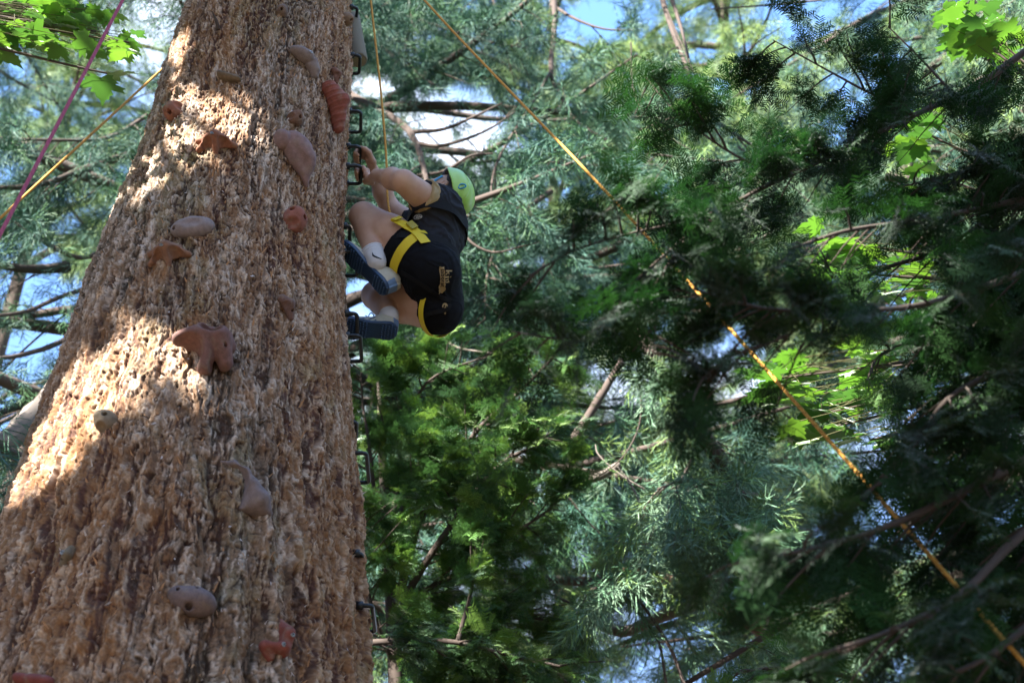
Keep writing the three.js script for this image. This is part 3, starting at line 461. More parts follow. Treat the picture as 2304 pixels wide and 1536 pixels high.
// a tall conifer: straight trunk, whorled limbs that sag and lift at the tips
function conifer({ name, label, x, z, r, top, h0, h1, count, len, seed, aim, opt, limbs = [], bark: tb = redBark }) {
  const R = rng(seed), o = thing(name, label, 'tree', 'conifers behind the climber'); o.position.set(x, 0, z);
  const tp = [], tr = []; for (let k = 0; k <= 30; k++) { const t = k / 30; tp.push(V(0.15 * noise(t * 3, seed, 1), t * top, 0.15 * noise(t * 3, seed, 5))); tr.push(r * (1 - 0.85 * t) + 0.15 * r * Math.exp(-t * 40)); }
  part('trunk', tube(tp, tr, 16, 0.12), tb, o);
  const crown = new Crown(), base = V(x, 0, z);
  const grp = new THREE.Group(); // limbs are built in world metres, then hung under the tree
  for (let i = 0; i < count; i++) {
    const h = lerp(h0, h1, (i + R()) / count), a = aim ? aim[0] + (R() * 2 - 1) * aim[1] : R() * 6.283, L = len * (0.6 + 0.6 * R()) * (1.15 - 0.4 * (h - h0) / (h1 - h0)), d = V(Math.sin(a), 0, Math.cos(a));
    const p0 = base.clone().add(V(0, h, 0)), pts = [p0]; let y = 0.25 + 0.3 * R(), c = p0.clone();
    for (let k = 1; k <= 5; k++) { y -= 0.16 + 0.06 * R(); if (k > 3) y += 0.28; d.applyAxisAngle(V(0, 1, 0), 0.3 * (R() - 0.5)); c = c.clone().add(V(d.x * L / 5, y * L / 5, d.z * L / 5)); pts.push(c); }
    if (!pts.some(p => inView(p, 350)) || (pts.some(p => openSky(p) > 0.6) && R() < 0.8)) continue;
    limb(o, crown, pts, 0.035 + 0.012 * L, 0.008, opt, R);
  }
  for (const [pts, r0, r1, more] of limbs) limb(o, crown, pts.map(a => P(...a)), r0, r1, { ...opt, ...more }, R);
  for (const ch of o.children) if (ch.name === 'limb') ch.position.set(-x, 0, -z);
  const cg = new THREE.Group(); crown.m.forEach(m => { m.elements[12] -= x; m.elements[14] -= z; });
  const n = crown.build(o, feathers, bluishLeaf); return n;
}
let sprays = 0;
const bg = { size: 0.34, twig: 1.0, step: 0.18, gap: 0.062, droop: 0.2, colour: bluish };
const slimBark = mat(0.085, 0.06, 0.048, 0.95);
// behind the climbing tree, its limbs reach out to both sides
sprays += conifer({ name: 'drooping_conifer', label: 'conifer directly behind the climbing trunk, limbs reaching out left and right', x: -2.75, z: -9.0, r: 0.30, top: 24, h0: 5, h1: 15, count: 44, len: 4.2, seed: 101, opt: bg, bark: slimBark, limbs: [
  [[[700, 150, 9], [790, 215, 8.6], [860, 250, 8.4], [925, 300, 8.2], [955, 390, 8.0], [965, 460, 7.9]], 0.055, 0.02, { sprays: 1, step: 0.3 }],
  [[[925, 297, 8.2], [1000, 290, 8.1], [1060, 265, 8], [1130, 232, 8]], 0.024, 0.008, { step: 0.34, from: 0.35 }],
  [[[930, 320, 8.2], [985, 328, 8.1], [1050, 312, 8], [1110, 285, 8], [1160, 250, 8]], 0.024, 0.008, { step: 0.34, from: 0.5 }],
  [[[940, 395, 8.1], [1000, 385, 8], [1060, 350, 7.9], [1110, 345, 7.9]], 0.02, 0.008, { step: 0.3, from: 0.4 }],
  [[[330, 260, 8.6], [240, 310, 8.3], [120, 315, 8], [-20, 310, 7.8]], 0.024, 0.012, { step: 0.18 }],
  [[[300, 345, 8.6], [190, 380, 8.2], [90, 415, 8], [-30, 425, 7.8]], 0.042, 0.02, { step: 0.16, bark: darkBark }],
  [[[260, 540, 8.5], [180, 580, 8.2], [90, 540, 8], [20, 490, 7.9]], 0.028, 0.012, { step: 0.2 }],
  [[[220, 640, 8.6], [130, 670, 8.2], [60, 700, 8], [-20, 712, 7.8]], 0.026, 0.014, { step: 0.4, from: 0.3 }],
  [[[190, 740, 8.6], [110, 780, 8.2], [40, 800, 8], [-20, 808, 7.8]], 0.03, 0.016, { step: 0.4, from: 0.3 }],
  [[[170, 850, 8.4], [90, 905, 8.1], [0, 950, 7.9], [-40, 960, 7.8]], 0.026, 0.014, { step: 0.4, from: 0.3 }],
  [[[190, 670, 8.9], [60, 780, 8.6], [-30, 870, 8.3]], 0.012, 0.008, { step: 0.4 }],
  [[[150, 600, 8.4], [60, 605, 8.1], [-30, 590, 7.8]], 0.055, 0.03, { step: 0.2, bark: darkBark }],
  [[[150, 860, 7.6], [80, 930, 7.3], [20, 990, 7.1], [-50, 1040, 7]], 0.10, 0.075, { sprays: 0, bark: paleBark }],
  [[[60, 960, 7.6], [30, 1060, 7.5], [-10, 1160, 7.4]], 0.05, 0.04, { sprays: 0 }],
] });
sprays += conifer({ name: 'drooping_conifer', label: 'conifer behind the climber\'s back whose bare thin limbs curl in mid-air', x: -3.55, z: -12.2, r: 0.30, top: 26, h0: 6, h1: 18, count: 40, len: 6.4, seed: 102, opt: bg, bark: slimBark, aim: [1.35, 0.9], limbs: [
  [[[1245, -40, 8.6], [1248, 60, 8.5], [1240, 170, 8.4], [1262, 215, 8.4], [1300, 275, 8.3], [1365, 315, 8.2]], 0.034, 0.014, { step: 0.4, from: 0.5 }],
  [[[1240, 160, 8.4], [1190, 245, 8.2], [1130, 340, 8.1], [1108, 400, 8.1], [1112, 465, 8], [1135, 478, 8]], 0.018, 0.006, { step: 0.6, from: 0.3 }],
  [[[1240, 10, 8.6], [1300, 45, 8.4], [1360, 65, 8.3], [1430, 68, 8.2]], 0.022, 0.008, { step: 0.4, from: 0.5 }],
  [[[1100, -30, 8.8], [1120, 25, 8.6], [1150, 45, 8.5], [1180, 48, 8.4]], 0.022, 0.006, { step: 0.2 }],
  [[[860, 20, 8.8], [960, 50, 8.6], [1080, 90, 8.4], [1200, 110, 8.3]], 0.022, 0.006, { step: 0.1 }],
  [[[840, 90, 8.8], [920, 150, 8.6], [980, 160, 8.4], [1060, 190, 8.3]], 0.022, 0.006, { step: 0.11 }],
  [[[920, -30, 8.6], [922, 60, 8.5], [912, 110, 8.4], [935, 160, 8.3], [1000, 205, 8.2]], 0.018, 0.006, { step: 0.3, from: 0.3 }],
  [[[1240, 430, 8.8], [1150, 500, 8.6], [1100, 600, 8.4], [1090, 720, 8.3]], 0.03, 0.006, { step: 0.1 }],
  [[[1400, 450, 8.8], [1260, 560, 8.6], [1180, 660, 8.4], [1150, 760, 8.3]], 0.03, 0.006, { step: 0.1 }],
  [[[1035, 510, 7.6], [1060, 545, 7.6], [1110, 568, 7.6], [1170, 555, 7.6], [1215, 545, 7.6]], 0.014, 0.005, { sprays: 0 }],
  [[[985, 730, 7.8], [1015, 775, 7.7], [1070, 790, 7.6], [1110, 795, 7.6]], 0.012, 0.006, { sprays: 0, bark: paleBark }],
] });
sprays += conifer({ name: 'drooping_conifer', label: 'tall conifer with forked upper branches right of centre', x: 5.6, z: -9.4, r: 0.26, top: 23, h0: 4.6, h1: 14, count: 26, len: 4.4, seed: 103, opt: { ...bg, colour: silvery }, bark: slimBark, aim: [-1.2, 1.3], limbs: [
  [[[1480, -40, 7.4], [1510, 60, 7.3], [1545, 150, 7.2], [1570, 215, 7.1], [1610, 270, 7], [1690, 325, 6.9]], 0.028, 0.012, { step: 0.4, from: 0.3 }],
  [[[1500, -40, 7.3], [1535, 70, 7.2], [1550, 130, 7.1]], 0.022, 0.01, { sprays: 0 }],
  [[[1430, 735, 7.2], [1500, 850, 7.2], [1570, 960, 7.3], [1640, 1060, 7.5], [1760, 1200, 7.8]], 0.045, 0.075, { step: 0.09, twig: 0.55, gap: 0.045, from: 0.1 }],
  [[[1700, 1120, 7], [1620, 1090, 6.9], [1540, 1080, 6.8], [1480, 1100, 6.7]], 0.03, 0.006, { step: 0.065, twig: 0.6, gap: 0.045, colour: silvery }],
  [[[1820, 1200, 7], [1700, 1170, 6.8], [1600, 1180, 6.7], [1520, 1200, 6.6]], 0.03, 0.006, { step: 0.065, twig: 0.6, gap: 0.045, colour: silvery }],
  [[[1560, 1030, 6.9], [1480, 1180, 6.9], [1420, 1280, 6.9], [1330, 1330, 6.9]], 0.012, 0.02, { step: 0.09, twig: 0.6, gap: 0.045, bark: darkBark }],
  [[[1400, 1290, 7.6], [1500, 1310, 7.5], [1600, 1350, 7.4], [1720, 1410, 7.3]], 0.05, 0.075, { step: 0.9, bark: redBark }],
  [[[1240, 1480, 7.4], [1400, 1350, 7.3], [1560, 1330, 7.2], [1790, 1280, 7]], 0.02, 0.028, { sprays: 0, bark: darkBark }],
  [[[1540, 1540, 7.2], [1640, 1480, 7.1], [1780, 1395, 7]], 0.016, 0.02, { sprays: 0, bark: darkBark }],
  [[[1300, 1380, 7.6], [1400, 1420, 7.5], [1500, 1380, 7.4], [1640, 1340, 7.3]], 0.034, 0.04, { sprays: 0, bark: paleBark }],
  [[[1290, 990, 8], [1340, 910, 7.9], [1400, 810, 7.8]], 0.04, 0.028, { step: 0.3 }],
  [[[1290, 1080, 8], [1340, 1075, 7.9], [1395, 1045, 7.8]], 0.035, 0.03, { sprays: 0, bark: paleBark }],
  [[[1340, 1000, 7.2], [1345, 1020, 7.2], [1400, 1070, 7.2], [1450, 1100, 7.2]], 0.004, 0.007, { sprays: 0, bark: paleBark }],
  [[[1390, 1050, 7.1], [1420, 1090, 7.1], [1440, 1130, 7.1]], 0.006, 0.009, { sprays: 0, bark: paleBark }],
  [[[1440, 850, 7.2], [1440, 950, 7.2], [1400, 1030, 7.2], [1320, 1090, 7.2]], 0.007, 0.005, { sprays: 0, bark: darkBark }],
  [[[1370, 1195, 7], [1400, 1200, 7], [1380, 1215, 7], [1450, 1225, 7], [1540, 1235, 7]], 0.003, 0.006, { sprays: 0, bark: paleBark }],
  [[[1180, 1270, 7.4], [1230, 1330, 7.4], [1320, 1370, 7.3]], 0.005, 0.009, { sprays: 0, bark: darkBark }],
  [[[1400, 1300, 7], [1460, 1380, 7], [1510, 1460, 7], [1540, 1540, 7]], 0.008, 0.012, { sprays: 0 }],
  [[[1340, 1290, 7.2], [1430, 1370, 7.2], [1480, 1440, 7.2], [1500, 1540, 7.2]], 0.006, 0.010, { sprays: 0 }],
  [[[1280, 1120, 7.4], [1330, 1180, 7.3], [1350, 1200, 7.3]], 0.006, 0.004, { sprays: 0, bark: darkBark }],
  [[[1500, 20, 7.2], [1560, 160, 7.2], [1600, 260, 7.1]], 0.008, 0.004, { sprays: 0 }],
  [[[1640, 170, 7.5], [1700, 100, 7.4], [1760, 60, 7.4]], 0.009, 0.004, { sprays: 0 }],
  [[[1600, 20, 7.5], [1720, 12, 7.5], [1850, 0, 7.4]], 0.007, 0.010, { sprays: 0 }],
  [[[1660, 330, 7.2], [1760, 400, 7.2], [1830, 460, 7.2]], 0.010, 0.005, { sprays: 0 }],
  [[[1690, 560, 7], [1720, 500, 7], [1735, 430, 7]], 0.005, 0.003, { sprays: 0 }],
  [[[1420, 95, 7.6], [1430, 220, 7.5], [1480, 290, 7.5], [1560, 340, 7.4]], 0.007, 0.004, { sprays: 0, bark: darkBark }],
  [[[1590, 830, 7.2], [1650, 820, 7.2], [1700, 815, 7.2]], 0.014, 0.010, { sprays: 0, bark: paleBark }],
] });
sprays += conifer({ name: 'drooping_conifer', label: 'conifer far right mostly hidden by the dark foreground branches', x: 8.2, z: -11.5, r: 0.3, top: 24, h0: 5, h1: 15, count: 24, len: 5.2, seed: 104, opt: bg, bark: slimBark, aim: [-1.3, 1.2] });
sprays += conifer({ name: 'drooping_conifer', label: 'conifer at the far left edge behind the pink rope', x: -8.0, z: -10.5, r: 0.3, top: 24, h0: 6, h1: 17, count: 30, len: 3.9, seed: 105, opt: bg, bark: slimBark });
const farOpt = { ...bg, size: 0.48, gap: 0.075, step: 0.2, colour: sunny };
[[-5.3, -18, 106, 'distant pale conifer seen between trunk and climber', [1.2, 1.2]], [4.4, -16.5, 107, 'distant pale conifer showing through right of centre', [-0.6, 1.6]], [11.5, -17, 108, 'distant conifer at the far right edge', [-1.2, 1.2]], [0.9, -19, 109, 'farthest conifer, sunlit, behind the slanting rope', [0.1, 1.7]], [-10, -19, 110, 'distant conifer at the lower left edge', [0.5, 1.6]]].forEach(([x, z, seed, label, aim]) => { sprays += conifer({ name: 'far_conifer', label, x, z, r: 0.24, top: 30, h0: 6, h1: 24, count: 64, len: 4.8, seed, opt: farOpt, bark: slimBark, aim }); });

// ---------------------------------------------------------------- yews
{ // the bright yew below the climber
  const R = rng(301), base = P(893, 1560, 6.9), o = thing('yew_tree', 'leafy green yew below the climber, right of the trunk', 'tree'), crown = new Crown();
  const opt = { size: 0.155, twig: 0.5, step: 0.045, gap: 0.019, droop: 0.08, hang: 0.1, rise: 0.05, colour: yewGreen, bark: darkBark, flat: true, thick: 0.9, keep: p => noise(p.x * 5.5, p.y * 6.5, p.z * 5.5) + 0.5 * noise(p.x * 13, p.y * 13, p.z * 13) > -0.10 };
  part('trunk', tube([V(base.x, 0, base.z), V(base.x + 0.05, base.y * 0.5, base.z), base.clone(), P(880, 1360, 6.9), P(872, 1210, 6.9), P(858, 1010, 6.9), P(852, 860, 6.9)], [0.12, 0.09, 0.05, 0.04, 0.034, 0.024, 0.012], 9, 0.2), darkBark, o);
  const L = [
    [[[885, 1400, 6.9], [950, 1150, 6.8], [1010, 1060, 6.7], [1080, 960, 6.6], [1160, 890, 6.5], [1245, 805, 6.4]], 0.03, 0.008],
    [[[890, 1380, 6.9], [960, 1262, 6.7], [1065, 1115, 6.5], [1130, 1040, 6.4], [1200, 1000, 6.4], [1216, 950, 6.3]], 0.028, 0.008],
    [[[885, 1300, 6.9], [845, 1130, 6.8], [830, 1000, 6.7], [815, 900, 6.7], [812, 830, 6.6]], 0.018, 0.006],
    [[[875, 1220, 6.9], [960, 1000, 7.1], [1000, 880, 7.2], [980, 800, 7.2]], 0.018, 0.006],
    [[[880, 1360, 6.9], [1010, 1300, 6.9], [1120, 1220, 6.8], [1230, 1150, 6.8], [1290, 1080, 6.8]], 0.02, 0.006],
    [[[820, 1446, 6.6], [930, 1440, 6.5], [1030, 1445, 6.4], [1130, 1470, 6.4], [1260, 1500, 6.4]], 0.02, 0.01],
    [[[1030, 1440, 6.4], [1062, 1320, 6.4], [1072, 1230, 6.4], [1100, 1150, 6.4]], 0.014, 0.006],
    [[[890, 1480, 6.9], [1000, 1420, 7.1], [1130, 1390, 7.2], [1250, 1400, 7.3], [1310, 1440, 7.3]], 0.02, 0.006],
    [[[860, 1020, 6.9], [920, 930, 6.8], [960, 860, 6.7], [1040, 820, 6.6], [1150, 790, 6.5]], 0.014, 0.005],
    [[[886, 1500, 6.9], [840, 1380, 6.7], [815, 1250, 6.6], [812, 1150, 6.5]], 0.016, 0.006],
    [[[893, 1560, 6.9], [1010, 1540, 6.9], [1150, 1530, 6.8], [1300, 1540, 6.8]], 0.018, 0.006],
    [[[870, 1180, 6.9], [930, 1060, 7.3], [1040, 1080, 7.5], [1160, 1160, 7.6]], 0.014, 0.005],
  ];
  for (const [pts, r0, r1] of L) limb(o, crown, pts.map(a => P(...a)), r0, r1, { ...opt, from: 0.05 }, R);
  crown.build(o, [...flats, flats[0]], [yewLeaf, yewLeaf, glossLeaf]);
}
{ // dark, near branches on the right
  const R = rng(302), o = thing('yew_tree', 'dark out-of-focus yew reaching across the right side in the foreground', 'tree'), crown = new Crown();
  const opt = { size: 0.13, twig: 0.30, step: 0.048, gap: 0.019, droop: 0.10, hang: 0.15, rise: 0.0, colour: yewShaded, bark: darkBark, flat: true, thick: 0.55, segs: 14, keep: p => { if (noise(p.x * 8, p.y * 9, p.z * 8) + 0.4 * noise(p.x * 19, p.y * 19, p.z * 19) < -0.02) return false; const [x, y] = pixelOf(p), t = clamp((y - 0) / 1490, 0, 1), rx = t < 0.3154 ? lerp(955, 1400, t / 0.3154) : lerp(1400, 2304, (t - 0.3154) / 0.6846); for (const [mx, my, mw] of [[1885, 565, 100], [1770, 860, 110], [1860, 935, 105], [1970, 830, 70], [2080, 320, 110], [2200, 70, 120], [2050, 640, 90]]) if (Math.hypot(x - mx, y - my) < mw * (0.8 + 0.5 * noise(x * 0.02, y * 0.02, 8))) return false; return Math.abs(x - rx) > 34 || noise(x * 0.02, y * 0.02, 5) > 0.12; } };
  const tx = 2.6, tz = -2.6;
  part('trunk', tube([V(tx, 0, tz), V(tx - 0.04, 1.5, tz), V(tx + 0.03, 3, tz), V(tx, 4.6, tz), V(tx - 0.05, 6, tz)], [0.17, 0.14, 0.12, 0.09, 0.05], 12, 0.2), darkBark, o);
  const L = [
    [[[2420, 30, 2.3], [2200, 190, 2.25], [2000, 285, 2.2], [1830, 370, 2.15], [1700, 430, 2.1], [1560, 520, 2.05], [1420, 640, 2.0]], 0.014, 0.004, {}],
    [[[1760, 400, 2.12], [1640, 340, 2.1], [1520, 250, 2.1], [1450, 170, 2.1]], 0.005, 0.002, {}],
    [[[1600, 490, 2.06], [1440, 520, 2.0], [1300, 560, 1.95], [1190, 620, 1.9]], 0.005, 0.002, {}],
    [[[1500, 570, 2.04], [1400, 700, 2.0], [1280, 760, 1.95], [1150, 745, 1.9]], 0.005, 0.002, {}],
    [[[1560, 520, 2.05], [1500, 600, 2.0], [1480, 700, 1.95], [1470, 800, 1.9]], 0.005, 0.002, {}],
    [[[2060, 260, 2.2], [1940, 200, 2.2], [1830, 140, 2.2], [1740, 90, 2.2]], 0.006, 0.002, {}],
    [[[2150, 215, 2.2], [2080, 140, 2.2], [2000, 60, 2.2]], 0.006, 0.002, {}],
    [[[2430, 420, 2.2], [2200, 470, 2.1], [2030, 500, 2.0], [1900, 520, 1.95], [1780, 560, 1.9]], 0.012, 0.004, {}],
    [[[2430, 560, 2.1], [2230, 640, 2.0], [2050, 690, 1.9], [1850, 700, 1.85], [1700, 690, 1.8], [1560, 650, 1.75]], 0.012, 0.003, {}],
    [[[1850, 700, 1.85], [1760, 760, 1.85], [1650, 800, 1.8], [1580, 850, 1.8]], 0.005, 0.002, {}],
    [[[2430, 760, 2.1], [2260, 830, 2.05], [2130, 900, 2.0], [2060, 1000, 2.0], [1980, 1090, 1.95]], 0.012, 0.003, {}],
    [[[2430, 980, 2.1], [2260, 1060, 2.0], [2100, 1140, 1.95], [1950, 1200, 1.9], [1800, 1240, 1.85], [1690, 1260, 1.8]], 0.014, 0.003, {}],
    [[[2430, 1100, 2.0], [2280, 1220, 1.95], [2160, 1340, 1.9], [2000, 1420, 1.85], [1850, 1470, 1.8]], 0.014, 0.003, {}],
    [[[2430, 1300, 2.0], [2300, 1420, 1.95], [2180, 1500, 1.9], [2050, 1540, 1.9]], 0.012, 0.003, {}],
    [[[2430, 640, 2.2], [2340, 760, 2.2], [2290, 880, 2.2], [2260, 1000, 2.2]], 0.012, 0.004, {}],
    [[[2430, 240, 2.3], [2300, 340, 2.25], [2200, 390, 2.2], [2120, 420, 2.2]], 0.01, 0.003, {}],
    [[[2430, 1000, 2.3], [2360, 1150, 2.3], [2300, 1300, 2.3], [2270, 1450, 2.3]], 0.01, 0.003, {}],
    [[[2430, 500, 2.3], [2300, 560, 2.3], [2180, 640, 2.3], [2090, 780, 2.3]], 0.01, 0.003, {}],
    [[[2000, 1560, 4.4], [1880, 1515, 4.4], [1760, 1500, 4.4], [1650, 1515, 4.4]], 0.012, 0.004, { size: 0.15, colour: yewGreen, step: 0.05 }],
    [[[2150, 560, 3.2], [2000, 600, 3.2], [1900, 640, 3.2], [1850, 600, 3.2]], 0.01, 0.003, { size: 0.13, colour: yewGreen }],
    [[[2200, 720, 3.2], [2080, 760, 3.2], [1980, 800, 3.2], [1950, 860, 3.2]], 0.01, 0.003, { size: 0.13, colour: yewGreen }],
  ];
  for (let k = 0; k < 11; k++) { const y = 330 + k * 118; L.push([[[2440, y - 60 + 80 * R(), 2.9], [2300, y + 20 * R(), 2.9], [2160, y + 50 + 40 * R(), 2.85], [2020 + 60 * R(), y + 90 + 60 * R(), 2.8]], 0.011, 0.003, { step: 0.05 }]); }
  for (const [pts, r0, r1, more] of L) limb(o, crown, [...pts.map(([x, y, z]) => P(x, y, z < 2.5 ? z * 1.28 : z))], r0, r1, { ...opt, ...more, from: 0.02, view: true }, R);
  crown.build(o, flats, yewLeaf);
}

// ---------------------------------------------------------------- maples
function mapleLeaf(seed) {
  const R = rng(seed), lobes = [[0, 1, 0.30], [0.95, 0.78, 0.26], [2.05, 0.5, 0.3]], out = [];
  const half = []; // right half outline from base to tip, in polar steps
  const pts = [[0.02, -0.02], [0.2, -0.16], [0.44, -0.2], [0.36, -0.05], [0.60, 0.02], [0.52, 0.12], [0.86, 0.22], [0.72, 0.32], [0.82, 0.46], [0.56, 0.44], [0.34, 0.42], [0.40, 0.62], [0.28, 0.68], [0.24, 0.84], [0.12, 0.86], [0, 1.12]];
  const s = new THREE.Shape(); s.moveTo(0, 0);
  for (const [x, y] of pts) s.lineTo(x * (0.92 + 0.16 * R()), y); for (const [x, y] of pts.slice(0, -1).reverse()) s.lineTo(-x * (0.92 + 0.16 * R()), y); s.closePath();
  const g = new THREE.ShapeGeometry(s, 1), p = g.attributes.position;
  for (let i = 0; i < p.count; i++) { const x = p.getX(i), y = p.getY(i); p.setZ(i, -0.25 * x * x - 0.18 * y * y + 0.05 * Math.sin(7 * x + 5 * y)); }
  g.computeVertexNormals(); return g;
}
const leafGeos = [1, 2, 3, 4].map(mapleLeaf);
const leafMats = [[0.10, 0.235, 0.02], [0.08, 0.20, 0.02], [0.13, 0.27, 0.022], [0.055, 0.15, 0.02]].map(c => mat(...c, 0.92, { transmission: 0.5, thickness: 0, side: THREE.DoubleSide }));
const veinGeo = tube([V(0, -0.45, 0.02), V(0, -0.15, 0), V(0, 0, 0)], [0.012, 0.014, 0.012], 4, 0, false), stalkMat = mat(0.075, 0.07, 0.025, 0.9);
const maples = [];
function maple(label, trunkPts, clusters, seed) {
  const R = rng(seed), o = thing('maple_tree', label, 'tree');
  part('trunk', tube(trunkPts, [0.14, 0.12, 0.09, 0.05], 10, 0.15), paleBark, o);
  const stem = trunkPts[2];
  for (const [px, py, z, sx, sy, n, size] of clusters) {
    const c = P(px, py, z), mid = stem.clone().lerp(c, 0.5).add(V(0, 0.15, 0)); const tips = [];
    const q = curve([stem, mid, c], 10); part('branch', tube(q, q.map((_, i) => lerp(0.018, 0.004, i / 10)), 6, 0.2), darkBark, o);
    for (let i = 0; i < n * 1.6; i++) {
      const p = P(px + (R() * 2 - 1) * sx, py + (R() * 2 - 1) * sy, z + (R() - 0.5) * 0.35), m = part('leaf', leafGeos[i % 4], leafMats[Math.floor(R() * 4)], o);
      const sc = 0.88 * size * (0.6 + 0.6 * R()); m.scale.setScalar(sc); m.position.copy(p);
      m.rotation.set(-1.25 + 0.9 * (R() - 0.5), (R() - 0.5) * 1.6, (R() - 0.5) * 3.6, 'YXZ');
      const base = p.clone(), from = q[5 + Math.floor(R() * 6)], tw = from.clone().lerp(base, 0.5).add(V(0.03 * (R() - 0.5), 0.03, 0.03 * (R() - 0.5))); part('stalk', tube(curve([from, tw, base], 5), 0.0017, 4, 0, false), stalkMat, o);
    }
  }
  return o;
}
maple('maple with lit green lobed leaves among the dark yew at the right', [V(3.6, 0, -3.9), V(3.5, 2, -3.95), V(3.4, 4.2, -4), V(3.2, 6.5, -4)], [
  [1890, 545, 3.7, 60, 45, 7, 0.15], [1880, 610, 3.7, 50, 30, 8, 0.10], [1760, 850, 3.8, 60, 60, 12, 0.12], [1850, 930, 3.8, 80, 60, 10, 0.12], [1960, 830, 3.8, 70, 60, 10, 0.12], [2060, 290, 3.9, 60, 50, 9, 0.13], [2120, 400, 3.9, 60, 30, 6, 0.12], [2170, 60, 3.9, 60, 50, 10, 0.14], [2270, 110, 3.9, 50, 80, 8, 0.14], [2040, 620, 3.8, 90, 50, 10, 0.12], [2110, 700, 3.8, 80, 50, 8, 0.11], [1960, 990, 3.9, 60, 30, 6, 0.1], [2230, 940, 3.9, 50, 60, 6, 0.11], [1790, 980, 3.9, 40, 20, 4, 0.1]], 401);
maple('maple whose bright lobed leaves hang into the top left corner', [V(-3.9, 0, -2.9), V(-3.8, 2.5, -2.95), V(-3.6, 5.2, -3), V(-3.3, 7.6, -3)], [
  [40, 40, 3.4, 70, 50, 14, 0.11], [130, 60, 3.4, 60, 50, 12, 0.11], [100, 20, 3.4, 80, 20, 8, 0.11], [215, 70, 3.4, 50, 50, 8, 0.10], [240, 165, 3.4, 14, 10, 1, 0.15], [290, 95, 3.4, 20, 24, 4, 0.10], [10, 90, 3.4, 20, 30, 4, 0.11]], 402);

